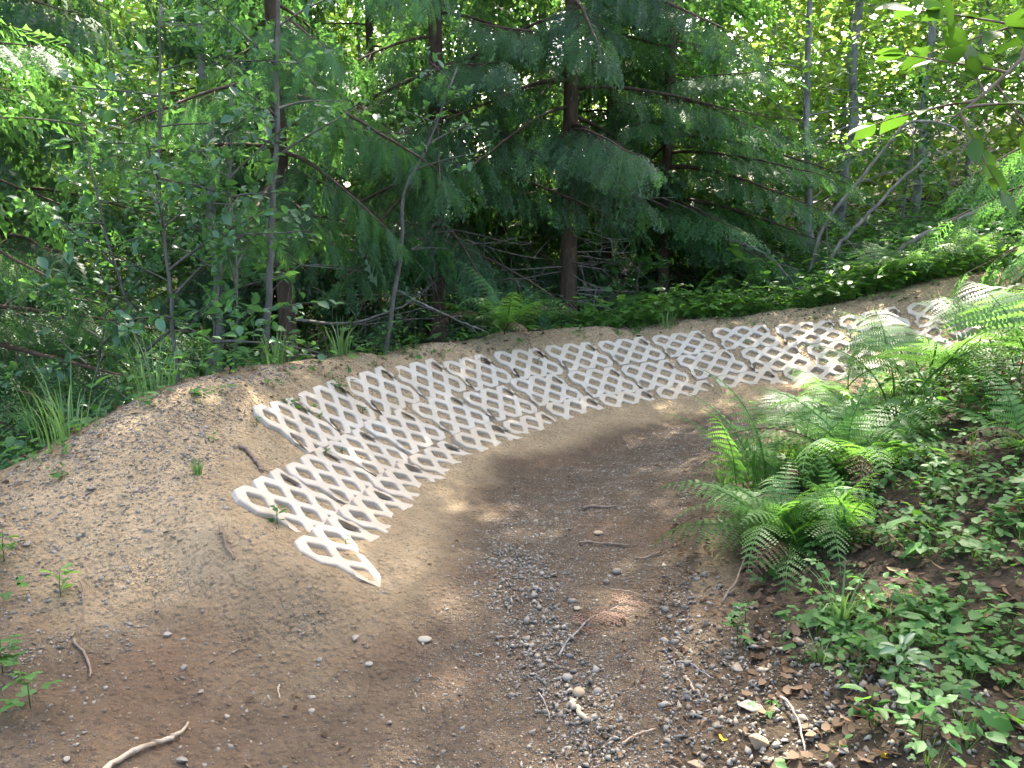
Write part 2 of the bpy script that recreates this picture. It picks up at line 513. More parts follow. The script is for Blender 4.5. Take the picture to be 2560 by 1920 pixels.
M = {}
M['soil'] = soil_material()
M['concrete'] = concrete_material('pale_concrete', .38)
M['concrete_dusty'] = concrete_material('dusty_concrete', .8)
M['stone'] = stone_material('grey_stone', (.070, .062, .050), (.32, .285, .23))
M['stone_pale'] = stone_material('pale_stone', (.17, .148, .112), (.30, .262, .20))
M['stone_tan'] = stone_material('tan_stone', (.24, .165, .10), (.36, .27, .17))
M['bark_cedar'] = bark_material('cedar_bark', (.035, .024, .017), (.13, .085, .058), 16)
M['bark_grey'] = bark_material('grey_bark', (.050, .044, .036), (.165, .15, .125), 18, (.085, .09, .055))
M['bark_alder'] = bark_material('alder_bark', (.10, .095, .08), (.33, .315, .28), 10, (.075, .08, .05))
M['dead_wood'] = bark_material('dead_wood', (.085, .068, .053), (.33, .29, .25), 20)
M['stick_pale'] = bark_material('pale_stick_wood', (.22, .16, .105), (.45, .36, .26), 26)
M['stick_brown'] = bark_material('brown_stick_wood', (.10, .068, .045), (.25, .185, .135), 26)
M['cedar'] = leaf_material('cedar_leaf', (.020, .058, .022), (.058, .146, .050), (.12, .28, .055), .45, .4, .40)
M['cedar_tip'] = leaf_material('cedar_young_leaf', (.045, .125, .04), (.09, .22, .065), (.17, .42, .07), .5, .35, .45)
M['hemlock'] = leaf_material('hemlock_needle', (.024, .070, .024), (.068, .172, .052), (.15, .35, .06), .45, .4, .42)
M['fern'] = leaf_material('fern_leaf', (.050, .140, .034), (.105, .24, .056), (.22, .47, .06), .5, .35, .48)
M['bracken'] = leaf_material('bracken_leaf', (.05, .125, .035), (.105, .215, .062), (.22, .44, .08), .45, .42, .45)
M['broad'] = leaf_material('broad_leaf', (.036, .105, .046), (.090, .215, .090), (.17, .38, .07), .34, .65, .42)
M['broad_lit'] = leaf_material('thin_broad_leaf', (.045, .125, .025), (.10, .21, .05), (.26, .52, .06), .45, .45, .52)
M['maple'] = leaf_material('maple_leaf', (.040, .125, .035), (.085, .20, .055), (.19, .43, .07), .45, .4, .48)
M['overhang'] = leaf_material('near_branch_leaf', (.035, .100, .02), (.065, .155, .032), (.11, .25, .02), .5, .3, .38)
M['far'] = leaf_material('distant_leaf', (.055, .13, .028), (.12, .21, .05), (.40, .58, .10), .5, .3, .55)
M['grass'] = leaf_material('grass_blade', (.055, .13, .035), (.14, .24, .08), (.22, .40, .08), .5, .4, .4)
M['cover'] = leaf_material('ground_cover_leaf', (.032, .100, .024), (.078, .19, .045), (.16, .38, .04), .5, .25, .42)
M['dry_leaf'] = leaf_material('dry_leaf', (.045, .028, .017), (.21, .140, .085), (.16, .09, .045), .75, .2, .25)
M['yellow_leaf'] = leaf_material('yellow_leaf', (.62, .40, .02), (.72, .52, .03), (.75, .50, .03), .5, .4, .3)
M['dead_needle'] = leaf_material('dead_cedar_leaf', (.115, .070, .050), (.24, .155, .115), (.15, .08, .05), .7, .2, .2)

# ------------------------------------------------------------------ the ground: one sheet, split into trail, berm and forest floor
def axis_lines(lo, hi, step, out_lo, out_hi, grow=1.26):
    a = list(np.arange(lo, hi + 1e-6, step))
    s, v, left = step, lo, []
    while v > out_lo:
        s *= grow; v -= s; left.append(max(v, out_lo))
    s, v, right = step, hi, []
    while v < out_hi:
        s *= grow; v += s; right.append(min(v, out_hi))
    return np.array(left[::-1] + a + right)

gx = axis_lines(-2.5, 3.2, .027, -70, 70)
gy = axis_lines(1.6, 8.8, .027, -8, 110)
GX, GY = np.meshgrid(gx, gy)
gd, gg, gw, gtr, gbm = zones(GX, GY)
GZ = ground_z(GX, GY)
gverts = np.stack([GX, GY, GZ], -1).reshape(-1, 3)
nx, ny = len(gx), len(gy)
fi = (np.arange(ny - 1)[:, None] * nx + np.arange(nx - 1)[None]).ravel()
gq = np.stack([fi, fi + 1, fi + nx + 1, fi + nx], -1)
cls = np.where(gtr, 1, np.where(gbm, 2, 0)).ravel()[fi]
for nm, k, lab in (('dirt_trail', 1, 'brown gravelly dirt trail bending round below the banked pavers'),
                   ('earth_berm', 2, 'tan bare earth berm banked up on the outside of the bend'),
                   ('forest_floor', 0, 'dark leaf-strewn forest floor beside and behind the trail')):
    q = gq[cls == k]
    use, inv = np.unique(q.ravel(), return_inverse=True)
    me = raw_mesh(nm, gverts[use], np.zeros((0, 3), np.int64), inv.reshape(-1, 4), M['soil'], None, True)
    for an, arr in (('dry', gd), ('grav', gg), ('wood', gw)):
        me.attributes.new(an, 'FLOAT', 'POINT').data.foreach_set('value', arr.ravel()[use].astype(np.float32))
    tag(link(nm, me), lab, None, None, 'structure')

# ------------------------------------------------------------------ concrete grid pavers
def paver_mesh():
    cells = [(-.2, .1), (0, .1), (.2, .1), (-.1, 0), (.1, 0), (-.2, -.1), (0, -.1), (.2, -.1)]
    r = .148                                      # reach of the rib round a cell
    k = r - .1
    # outline, counter-clockwise, walked lobe by lobe
    top = []
    for cx_ in (.2, 0, -.2):
        top += [(cx_ + k, .2), (cx_ - k, .2)]
        if cx_ > -.2: top.append((cx_ - .1, .1 + k))
    left = [(-.3, .1 + k), (-.3, .1 - k), (-.2 - k, 0)]
    half = top + left                             # from upper lobe of the right column round to the left notch
    outline = half + [(-x, -y) for x, y in half]
    hr = .067; hc = .009
    hole = [(hr - hc, -hc), (hr - hc, hc), (hc, hr - hc), (-hc, hr - hc), (-hr + hc, hc), (-hr + hc, -hc), (-hc, -hr + hc), (hc, -hr + hc)]
    loops = [(np.array(outline), False)] + [(np.array(hole) + c, True) for c in cells]
    bm = bmesh.new()
    def shift(p, d):
        a = p - np.roll(p, 1, 0); b = np.roll(p, -1, 0) - p
        na = norm(np.c_[a[:, 1], -a[:, 0]]); nb = norm(np.c_[b[:, 1], -b[:, 0]])
        m_ = na + nb
        m_ = m_ / (1 + (na * nb).sum(1))[:, None]
        return p + m_ * d
    edges = []
    for p, is_hole in loops:
        s = -1 if not is_hole else 1              # towards the concrete
        rings = [(shift(p, s * .005), 0.0), (shift(p, s * .0005), -.005), (shift(p, -s * .002), -.085)]
        rv = [[bm.verts.new((x, y, z)) for x, y in q] for q, z in rings]
        n_ = len(p)
        for a, b in zip(rv[:-1], rv[1:]):
            for i in range(n_):
                j = (i + 1) % n_
                f = (b[i], b[j], a[j], a[i])
                bm.faces.new(f if not is_hole else f[::-1])
        for i in range(n_): edges.append(bm.edges.get((rv[0][i], rv[0][(i + 1) % n_])))
    bmesh.ops.triangle_fill(bm, use_beauty=True, use_dissolve=False, edges=edges)
    bmesh.ops.recalc_face_normals(bm, faces=bm.faces)
    me = bpy.data.meshes.new('grid_paver')
    bm.to_mesh(me); bm.free()
    me.materials.append(M['concrete'])
    return me

ORD = ['first', 'second', 'third', 'fourth', 'fifth', 'sixth', 'seventh', 'eighth', 'ninth', 'tenth', 'eleventh', 'twelfth', 'thirteenth', 'fourteenth', 'fifteenth', 'sixteenth']
pm = paver_mesh()
pm_dusty = pm.copy()
pm_dusty.materials[0] = M['concrete_dusty']
rowname = {'T': 'top', 'M': 'middle', 'B': 'bottom'}
count = {'T': 0, 'M': 0, 'B': 0}
prng = np.random.default_rng(5)
for key, q in PAVERS.items():
    R = paver_axes(*q[3:])
    if key in SKIP_PAVERS: continue
    o = link('grid_paver', pm_dusty if key[0] == 'B' else pm)
    lift = prng.uniform(-.003, .003)
    mt = Matrix(((*R[0], q[0]), (*R[1], q[1]), (*R[2], q[2] + lift), (0, 0, 0, 1)))
    rz = Matrix.Rotation(prng.normal(0, .012), 4, 'Z') @ Matrix.Rotation(prng.normal(0, .010), 4, 'X') @ Matrix.Rotation(prng.normal(0, .008), 4, 'Y')
    o.matrix_world = mt @ rz @ Matrix.Diagonal((1.02, 1.02, 1, 1))
    i = count[key[0]]; count[key[0]] += 1
    extra = {'T': 'clean white', 'M': 'white', 'B': 'half buried white'}[key[0]]
    tag(o, '%s concrete grid paver, %s of the %s row from the near end' % (extra, ORD[i], rowname[key[0]]), 'paver', 'concrete grid pavers lining the berm')

# ------------------------------------------------------------------ gravel and stones
def rock_template(rng, npts=9, flat=.6):
    p = norm(rng.normal(size=(npts, 3))) * rng.uniform(.75, 1.15, (npts, 1)) * [.5, .5 * rng.uniform(.65, 1), .5 * flat]
    bm = bmesh.new()
    for c in p: bm.verts.new(c)
    r = bmesh.ops.convex_hull(bm, input=bm.verts)
    bmesh.ops.delete(bm, geom=[g for g in set(r['geom_interior'] + r['geom_unused']) if isinstance(g, bmesh.types.BMVert)], context='VERTS')
    bmesh.ops.triangulate(bm, faces=bm.faces)
    bm.verts.index_update()
    v = np.array([x.co[:] for x in bm.verts]); t = np.array([[x.index for x in f.verts] for f in bm.faces])
    bm.free()
    return v, t, np.zeros((0, 4), np.int64)

grng = np.random.default_rng(11)
ROCKS = [rock_template(grng, int(grng.integers(6, 9)), grng.uniform(.45, .8)) for _ in range(10)]

def rand_rot(rng, n, tilt=.35):
    a = rng.uniform(0, 2 * np.pi, n)
    xd = np.c_[np.cos(a), np.sin(a), rng.normal(0, tilt, n)]
    up = np.c_[rng.normal(0, tilt, (n, 2)), np.ones(n)]
    return frames(xd, up)

def lay_stones(name, label, xy, size, mat, rng, tint, sink=.24):
    z = ground_z(xy[:, 0], xy[:, 1])
    mb = MB()
    which = rng.integers(0, len(ROCKS), len(xy))
    for k, tm in enumerate(ROCKS):
        s = which == k
        n = int(s.sum())
        if n == 0: continue
        pos = np.c_[xy[s], z[s] + size[s] * (.22 - sink)]
        scatter(mb, tm, pos, rand_rot(rng, n), size[s, None] * rng.uniform(.75, 1.25, (n, 3)), tint[s])
    return tag(mb.build(name, mat), label, None, None, 'stuff')

def sample(rng, n, box, dens):
    out, have = [], 0
    while have < n:
        x = rng.uniform(box[0], box[1], 40000); y = rng.uniform(box[2], box[3], 40000)
        k = rng.uniform(0, 1, 40000) < dens(x, y)
        out.append(np.c_[x[k], y[k]]); have += int(k.sum())
        if len(out) > 60: break
    return np.concatenate(out)[:n]

# nearer ground is sampled more densely than far ground, as nearer stones show larger
fall = lambda y: np.clip(2.6 / np.maximum(y, 1.5), 0, 1) ** .8
def d_trail(x, y):
    dry, grav, wood, tr, bm = zones(x, y)
    return (grav ** 1.3 * .95 + (tr & ~bm) * .08) * fall(y) * (.35 + .65 * (fbm(x * 2.2, y * 2.2, 40, 3) > -.15))
xy = sample(grng, 17000, (-1.3, 3.2, 1.6, 7.3), d_trail)
sz = np.exp(grng.normal(np.log(.0092), .48, len(xy))).clip(.004, .034)
lay_stones('trail_gravel', 'dark grey crushed gravel spread over the middle of the trail', xy, sz, M['stone'], grng, grng.beta(1.6, 2.6, len(xy)))
def d_far(x, y):
    dry, grav, wood, tr, bm = zones(x, y)
    return (tr & ~bm) * (y > 3.4) * (.15 + .85 * grav) * smooth01(line_dist(x, y, TOE), .15, .5)
xy = sample(grng, 5200, (-.3, 3.0, 3.4, 7.0), d_far)
sz = np.exp(grng.normal(np.log(.0135), .40, len(xy))).clip(.006, .034)
lay_stones('bend_gravel', 'fine grey gravel carrying on round the bend of the trail', xy, sz, M['stone'], grng, grng.beta(2, 2.2, len(xy)))
# a loose ridge of bigger stones that rolled together down the near middle of the trail
RIDGE = [(.20, 1.7), (.19, 2.0), (.22, 2.3), (.17, 2.6), (.10, 2.95), (.02, 3.3), (.0, 3.7)]
def d_ridge(x, y):
    d = line_dist(x, y, RIDGE) + fbm(x * 4, y * 4, 77, 2) * .05
    return (1 - smooth01(d, .03, .20)) * .95
xy = sample(grng, 2300, (-.5, .8, 1.65, 3.8), d_ridge)
sz = np.exp(grng.normal(np.log(.0150), .48, len(xy))).clip(.008, .045)
lay_stones('loose_gravel_ridge', 'ridge of larger loose grey stones down the near trail', xy, sz, M['stone'], grng, grng.beta(2, 2, len(xy)), .05)
def d_bank(x, y):
    dry, grav, wood, tr, bm = zones(x, y)
    r = in_poly(x, y, [(.35, 1.6), (1.35, 1.6), (1.3, 2.3), (.95, 2.9), (.85, 3.4), (.6, 3.2), (.5, 2.5)])
    return r * (.3 + .7 * (fbm(x * 3, y * 3, 55, 2) > 0))
xy = sample(grng, 2600, (.3, 1.5, 1.6, 3.5), d_bank)
sz = np.exp(grng.normal(np.log(.017), .45, len(xy))).clip(.007, .055)
lay_stones('bank_gravel', 'grey stones and grit along the foot of the leafy bank', xy, sz, M['stone'], grng, grng.beta(1.8, 2, len(xy)), .1)
def d_berm(x, y):
    dry, grav, wood, tr, bm = zones(x, y)
    L = in_poly(x, y, [(-2.5, 3.2), (-1.9, 2.3), (-1.3, 2.6), (-1.35, 3.6), (-1.35, 4.2), (-1.5, 5.2), (-2.2, 4.6)])
    cr = (line_dist(x, y, _cx) < .30) & (x < 3)
    return bm * (.16 + .84 * L * (fbm(x * 2.6, y * 2.6, 91, 3) > -.05) + .35 * cr) * fall(y)
xy = sample(grng, 10500, (-2.6, 4.5, 1.8, 8.8), d_berm)
keep = np.ones(len(xy), bool)
for q in PAVERS.values():
    keep &= np.hypot(xy[:, 0] - q[0], xy[:, 1] - q[1]) > .30
xy = xy[keep]
sz = np.exp(grng.normal(np.log(.0105), .5, len(xy))).clip(.004, .045)
lay_stones('berm_gravel', 'small grey stones embedded over the earth berm', xy, sz, M['stone'], grng, grng.beta(1.5, 2.4, len(xy)), .18)
def d_shoulder(x, y):
    dry, grav, wood, tr, bm = zones(x, y)
    L = in_poly(x, y, [(-2.6, 3.2), (-2.0, 2.5), (-1.45, 2.9), (-1.4, 4.0), (-1.42, 5.3), (-1.25, 6.0), (-1.6, 6.1), (-2.2, 4.9)])
    return bm * L * (.25 + .75 * (fbm(x * 2.2, y * 2.2, 19, 3) > -.1))
xy = sample(grng, 2600, (-2.7, -1.2, 2.4, 6.2), d_shoulder)
sz = np.exp(grng.normal(np.log(.015), .42, len(xy))).clip(.006, .045)
lay_stones('shoulder_gravel', 'rough grey gravel over the crest and shoulder of the berm', xy, sz, M['stone'], grng, grng.beta(1.6, 2.2, len(xy)), .2)
# soil crumbs on berm face and trail
def d_crumb(x, y):
    dry, grav, wood, tr, bm = zones(x, y)
    return (tr | bm) * fall(y) * .8
xy = sample(grng, 5000, (-2.5, 3.0, 1.6, 8.6), d_crumb)
M['crumb'] = stone_material('soil_crumb', (.12, .08, .052), (.36, .26, .175))
sz = np.exp(grng.normal(np.log(.0085), .35, len(xy))).clip(.004, .02)
lay_stones('soil_crumbs', 'brown crumbs of soil strewn over trail and berm', xy, sz, M['crumb'], grng, grng.uniform(0, 1, len(xy)), .1)
def d_pale(x, y):
    return in_poly(x, y, [(-1.6, 1.6), (-.05, 1.6), (-.1, 2.6), (-.4, 3.0), (-1.2, 2.7)]) * .9
xy = sample(grng, 260, (-1.6, 0, 1.6, 3.0), d_pale)
sz = np.exp(grng.normal(np.log(.011), .45, len(xy))).clip(.005, .026)
lay_stones('pale_pebbles', 'scattered small pale pebbles on the brown near trail', xy, sz, M['stone_pale'], grng, grng.uniform(0, 1, len(xy)), .12)

def stone(label, x, y, size, mat, seed, flat=.6, rz=0.0, cat='stone', long=1.0, rounded=False):
    rng = np.random.default_rng(seed)
    bm = bmesh.new()
    if rounded:
        bmesh.ops.create_icosphere(bm, subdivisions=3, radius=.5)
    else:
        for c in norm(rng.normal(size=(16, 3))) * rng.uniform(.42, .55, (16, 1)): bm.verts.new(c)
        r = bmesh.ops.convex_hull(bm, input=bm.verts)
        bmesh.ops.delete(bm, geom=[g for g in set(r['geom_interior'] + r['geom_unused']) if isinstance(g, bmesh.types.BMVert)], context='VERTS')
        bmesh.ops.bevel(bm, geom=list(bm.edges), offset=.035, segments=1, affect='EDGES')
    ph = rng.uniform(0, 6, 6)
    for v in bm.verts:
        c = v.co
        k = 1 + .06 * math.sin(5 * c.x + ph[0]) + .06 * math.sin(6 * c.y + ph[1]) + .05 * math.sin(7 * c.z + ph[2])
        v.co = Vector((c.x * long * k, c.y * k, c.z * flat * k)) * size * .75
    me = bpy.data.meshes.new('stone')
    bm.to_mesh(me); bm.free()
    me.attributes.new('tint', 'FLOAT', 'POINT').data.foreach_set('value', np.full(len(me.vertices), rng.uniform(.2, .8), np.float32))
    me.materials.append(mat)
    if rounded: me.polygons.foreach_set('use_smooth', np.ones(len(me.polygons), bool))
    o = link('stone', me, None, on_ground(x, y, size * flat * .22), (rng.normal(0, .1), rng.normal(0, .1), rz))
    return tag(o, label, cat, 'single stones lying on the trail')

stone('smooth oblong pale pebble lying alone beside the gravel band', -.32, 2.82, .048, M['stone_pale'], 1, .55, .15, long=1.45, rounded=True)
stone('angular whitish stone above the paler cluster on brown soil', -.57, 2.79, .042, M['stone_pale'], 2, .6, .4, long=1.25)
stone('blocky white stone on brown soil below the oblong pebble', -.50, 2.67, .036, M['stone_pale'], 3, .6, 1.0, long=1.2)
stone('dark grey stone among white pebbles on brown soil', -.68, 2.69, .030, M['stone'], 4, .7, .3)
stone('flat oval whitish pebble nearest the small dark hollow', -.66, 2.49, .030, M['stone_pale'], 5, .35, .2, long=1.3, rounded=True)
stone('rounded cream pebble just below a flat whitish one', -.64, 2.41, .028, M['stone_pale'], 6, .6, .7, rounded=True)
stone('grey angular stone near the forked pale stick', -.93, 2.12, .052, M['stone'], 7, .6, .3, long=1.2)
stone('white stone left of the forked pale stick', -1.23, 2.06, .034, M['stone_pale'], 8, .6, .9)
stone('small white wedge stone above the forked pale stick', -1.10, 2.19, .030, M['stone_pale'], 9, .6, .2)
stone('upright pale flake of stone on the brown slope', -1.10, 2.55, .034, M['stone_pale'], 10, 1.0, .4)
stone('small pale stone on the bare brown foreground slope', -1.01, 2.46, .026, M['stone_pale'], 12, .7, .1)
stone('large tan boulder-shaped stone beside the yellow leaf', .69, 2.09, .075, M['stone_tan'], 13, .75, .3, long=1.2)
stone('brown flat stone at the bottom edge under the tan one', .51, 2.06, .060, M['stone_tan'], 14, .5, -.4, long=1.3)
stone('round tan stone in the loose gravel ridge', .22, 2.49, .052, M['stone_tan'], 15, .85, .3, rounded=True)
stone('dark grey round stone behind the round tan one', .19, 2.60, .045, M['stone'], 16, .8, .3, rounded=True)
stone('grey round stone right beside the round tan one', .285, 2.52, .042, M['stone'], 17, .8, .5, rounded=True)
stone('flat slate-grey slab stone at the foot of the bank', .72, 2.27, .085, M['stone'], 18, .35, -.3, long=1.5)
stone('orange-tan egg-shaped pebble behind the long thin stick', .44, 3.99, .050, M['stone_tan'], 19, .6, .2, long=1.4, rounded=True)
stone('dark rounded stone at the top of the sunlit patch', .47, 3.5, .055, M['stone'], 20, .7, .8, rounded=True)
stone('white chip of stone beside the dead cedar twig', .26, 3.11, .045, M['stone_pale'], 21, .5, .1, long=1.2)
stone('small dark stone inside the sunlit patch', .41, 3.37, .036, M['stone'], 22, .7, .4)
stone('pale angular stone on the bank below the ferns', .86, 2.55, .036, M['stone_pale'], 23, .6, .9)
stone('blue-grey rock on the bank above the slate slab', .82, 2.16, .055, M['stone'], 24, .6, .2, long=1.3)
stone('greenish-grey stone at the bottom of the leafy bank', .88, 1.98, .050, M['stone'], 25, .6, 1.2)
stone('blue-grey stone on top of the gravelly mound', -1.82, 3.44, .06, M['stone'], 26, .5, .3, long=1.3)
stone('dark angular stone on the gravelly mound side', -1.91, 3.09, .05, M['stone'], 27, .6, .8)
stone('dark pointed stone on the pale soil below the pavers', -1.22, 2.72, .040, M['stone'], 28, .8, .5)

# ------------------------------------------------------------------ sticks
def stick(label, pts, r0, r1, mat, seed, name='stick', forks=(), lift=.006, hover=None):
    rng = np.random.default_rng(seed)
    p = spline(np.array(pts, float), max(8, 4 * len(pts)))
    p[:, :2] += rng.normal(0, r0 * .35, (len(p), 2))
    z = ground_z(p[:, 0], p[:, 1]) + lift + r0 * .6
    if hover is not None: z = z + np.interp(np.linspace(0, 1, len(p)), np.linspace(0, 1, len(hover)), hover)
    P = np.c_[p[:, :2], z]
    b = P[0].copy()
    mb = MB()
    tube(mb, P - b, .68 * np.linspace(r0, r1, len(P)) * rng.uniform(.85, 1.15, len(P)), 7, .5, True, .12, rng)
    o = mb.build(name, mat, None, True)
    o.location = b
    for fp, fr in forks:
        q = spline(np.array(fp, float), 7)
        fz = ground_z(q[:, 0], q[:, 1]) + lift + fr
        m2 = MB()
        tube(m2, np.c_[q[:, :2], fz] - b, np.linspace(fr, fr * .4, 7), 6, .5, True, .1, rng)
        m2.build('side_twig', mat, o, True)
    return tag(o, label, 'stick', 'sticks lying on the ground')

stick('thick pale forked stick at the near corner of the trail', [(-1.13, 2.0), (-1.09, 2.09), (-1.045, 2.14), (-1.0, 2.20)], .013, .010, M['stick_pale'], 1, forks=[([(-1.0, 2.20), (-.985, 2.23), (-.98, 2.275)], .008)])
stick('weathered brown stick lying down the berm before the pavers', [(-1.36, 4.02), (-1.30, 3.98), (-1.25, 3.92), (-1.20, 3.84)], .015, .012, M['stick_brown'], 2, forks=[([(-1.22, 3.88), (-1.20, 3.86), (-1.15, 3.86)], .006)])
stick('short grey stick on pale soil below the paver corner', [(-1.16, 3.12), (-1.12, 3.06), (-1.07, 3.0)], .010, .007, M['stick_brown'], 3)
stick('thick bleached short stick in the loose gravel', [(.19, 2.44), (.21, 2.39), (.235, 2.31)], .014, .011, M['stick_pale'], 4)
stick('brown bark stick across the far part of the trail', [(.41, 4.50), (.49, 4.46), (.58, 4.43)], .014, .012, M['stick_brown'], 5)
stick('long thin straight stick across the middle of the trail', [(.33, 3.87), (.44, 3.84), (.57, 3.80)], .009, .006, M['stick_brown'], 6)
stick('thin pale straight stick near the bottom of the trail', [(.32, 2.18), (.37, 2.21), (.43, 2.24)], .006, .004, M['stick_pale'], 7)
stick('dark twig leaning out from under the near fern', [(.82, 3.01), (.90, 3.12), (.99, 3.29)], .008, .005, M['stick_brown'], 8, hover=(0, .03, .07))
stick('grey bent twig over stones on the bank', [(.80, 2.27), (.81, 2.14), (.79, 2.0)], .006, .004, M['dead_wood'], 9, hover=(.02, .02, 0))
stick('thin curved twig on the gravel beside the bleached stick', [(.09, 2.50), (.11, 2.42), (.12, 2.34)], .004, .003, M['dead_wood'], 10)
stick('short stick at the edge of the sunlit patch', [(.57, 3.65), (.64, 3.66), (.71, 3.68)], .007, .005, M['stick_brown'], 11)
stick('thin dark twig crossing the sunlit patch', [(.42, 3.28), (.54, 3.20), (.64, 3.10)], .004, .003, M['stick_brown'], 12)
stick('grey curved twig at the edge of the leafy bank', [(.57, 2.66), (.62, 2.62), (.66, 2.50)], .005, .003, M['dead_wood'], 13)
stick('splinter of pale wood on the dark soil by the bank', [(.58, 2.55), (.585, 2.49), (.60, 2.43)], .008, .005, M['stick_pale'], 14)
stick('short pale twig among white pebbles on brown soil', [(-.78, 2.55), (-.77, 2.49), (-.75, 2.45)], .004, .003, M['stick_pale'], 15)
stick('thin brown twig on the gravelly mound', [(-1.62, 2.92), (-1.55, 2.80), (-1.50, 2.66)], .006, .004, M['stick_brown'], 16, hover=(.02, .03, 0))
stick('stout short stick beside the weedy mound foot', [(-1.50, 2.62), (-1.42, 2.55), (-1.36, 2.45)], .007, .005, M['stick_brown'], 17)

# ------------------------------------------------------------------ leaf and spray templates (x along the blade, z up)
E4 = np.zeros((0, 4), np.int64)
def leaf_oval(w=.62, fold=.10, droop=.12):
    v = np.array([(0, 0, 0), (.16, .30 * w, fold * .5), (.45, .5 * w, fold), (.78, .33 * w, fold * .6), (1, 0, -droop),
                  (.78, -.33 * w, fold * .6), (.45, -.5 * w, fold), (.16, -.30 * w, fold * .5), (.42, 0, 0), (.78, 0, -droop * .4)], float)
    t = np.array([(0, 8, 1), (1, 8, 2), (2, 8, 9), (2, 9, 3), (3, 9, 4), (0, 7, 8), (7, 6, 8), (6, 9, 8), (6, 5, 9), (5, 4, 9)])
    return v, t, E4
def leaf_quad(w=.6):
    return np.array([(0, 0, 0), (.5, .5 * w, .06), (1, 0, -.05), (.5, -.5 * w, .06)], float), np.zeros((0, 3), np.int64), np.array([(0, 3, 2, 1)])
def leaf_lobed(n=5):
    pts = []
    for i in range(n):
        a = math.radians(-115 + 230 * i / (n - 1))
        r = .62 if abs(i - (n - 1) / 2) < .6 else (.54 if abs(i - (n - 1) / 2) < 1.6 else .4)
        for da, k in ((-.26, .62), (0, 1.0), (.26, .62)):
            pts.append((.38 + r * k * math.cos(a + da), r * k * math.sin(a + da), -.05 * k))
    v = np.array([(.05, 0, 0), (.38, 0, .05)] + pts)
    m_ = len(pts)
    t = [(1, 2 + i, 3 + i) for i in range(m_ - 1)] + [(0, 1, 2)[::1], (0, m_ + 1, 1)]
    return v, np.array(t), E4
def leaf_trio():
    """three toothed leaflets on one stalk"""
    V, T, n = [], [], 0
    lv, lt, _ = leaf_six(.70)
    for a, s, o in ((0, .62, .38), (1.9, .5, .3), (-1.9, .5, .3)):
        c, si = math.cos(a * .62), math.sin(a * .62)
        x, y = lv[:, 0] * s, lv[:, 1] * s
        V.append(np.c_[o + x * c - y * si, x * si + y * c, lv[:, 2] * s]); T.append(lt + n); n += len(lv)
    return np.concatenate(V), np.concatenate(T), E4
def leaf_six(w=.66):
    v = np.array([(0, 0, 0), (.28, .42 * w, .05), (.70, .40 * w, .04), (1, 0, -.08), (.70, -.40 * w, .04), (.28, -.42 * w, .05), (.5, 0, 0)], float)
    return v, np.array([(0, 6, 1), (1, 6, 2), (2, 6, 3), (3, 6, 4), (4, 6, 5), (5, 6, 0)]), E4
SIX = leaf_six()
SIX_DRY = (SIX[0] * [1, 1, 0] + np.c_[np.zeros((7, 2)), .35 * SIX[0][:, 1] ** 2 + .5 * (SIX[0][:, 0] - .5) ** 2 * np.array([1, .4, 1, 1, -.4, 1, 1])], SIX[1], E4)
OVAL, QUAD, LOBED, TRIO, LONGLEAF = leaf_oval(), leaf_quad(), leaf_lobed(), leaf_trio(), leaf_oval(.42, .08, .15)

def spray_template(seed, n=11, teeth=4, reach=.40, ang=44, droop=.30, tw=.030, tl=.085):
    """flat pinnate conifer spray of unit length"""
    rng = np.random.default_rng(seed)
    V, T, c = [], [], 0
    def zz(x, y): return -droop * x * x - .22 * np.abs(y)
    for sd in (-1, 1):
        for i in range(n):
            x0 = (i + .5 + .25 * sd) / n
            L = reach * (.35 + .65 * math.sin(math.pi * min(1, (1 - x0) * .75 + .18))) * rng.uniform(.8, 1.15)
            if x0 > .85: L *= .7
            a = math.radians(ang * rng.uniform(.85, 1.15))
            dx, dy = math.cos(a), sd * math.sin(a)
            px, py = -dy, dx
            w = .013
            P = [(x0 - px * w, -py * w), (x0 + px * w, py * w), (x0 + dx * L, dy * L)]
            V += P; T.append((c, c + 2, c + 1) if sd > 0 else (c, c + 1, c + 2)); c += 3
            for k in range(teeth):
                f = (k + .7) / teeth
                bx, by = x0 + dx * L * f * .92, dy * L * f * .92
                for s2 in (-1, 1):
                    ta = math.atan2(dy, dx) + s2 * math.radians(38)
                    l2 = tl * (1.15 - f * .55) * rng.uniform(.8, 1.2)
                    ex, ey = bx + math.cos(ta) * l2, by + math.sin(ta) * l2
                    V += [(bx - dx * tw * .5, by - dy * tw * .5), (bx + dx * tw * .7, by + dy * tw * .7), (ex, ey)]
                    T.append((c, c + 1, c + 2)); c += 3
    V += [(0, -.008), (0, .008), (1, 0)]; T.append((c, c + 2, c + 1))
    v = np.array(V, float)
    return np.c_[v, zz(v[:, 0], v[:, 1])], np.array(T), E4
CEDAR = [spray_template(s, 8, 1, .44, 40, .25, .065, .17) for s in (1, 2, 3)]
COARSE = [spray_template(s, 6, 1, .44, 46, .3, .16, .22) for s in (8, 9)]
CEDAR_FINE = [spray_template(s, 10, 3, .40, 42, .32, .026, .085) for s in (4, 5)]
HEM = [spray_template(s, 9, 1, .38, 55, .14, .07, .12) for s in (6, 7)]

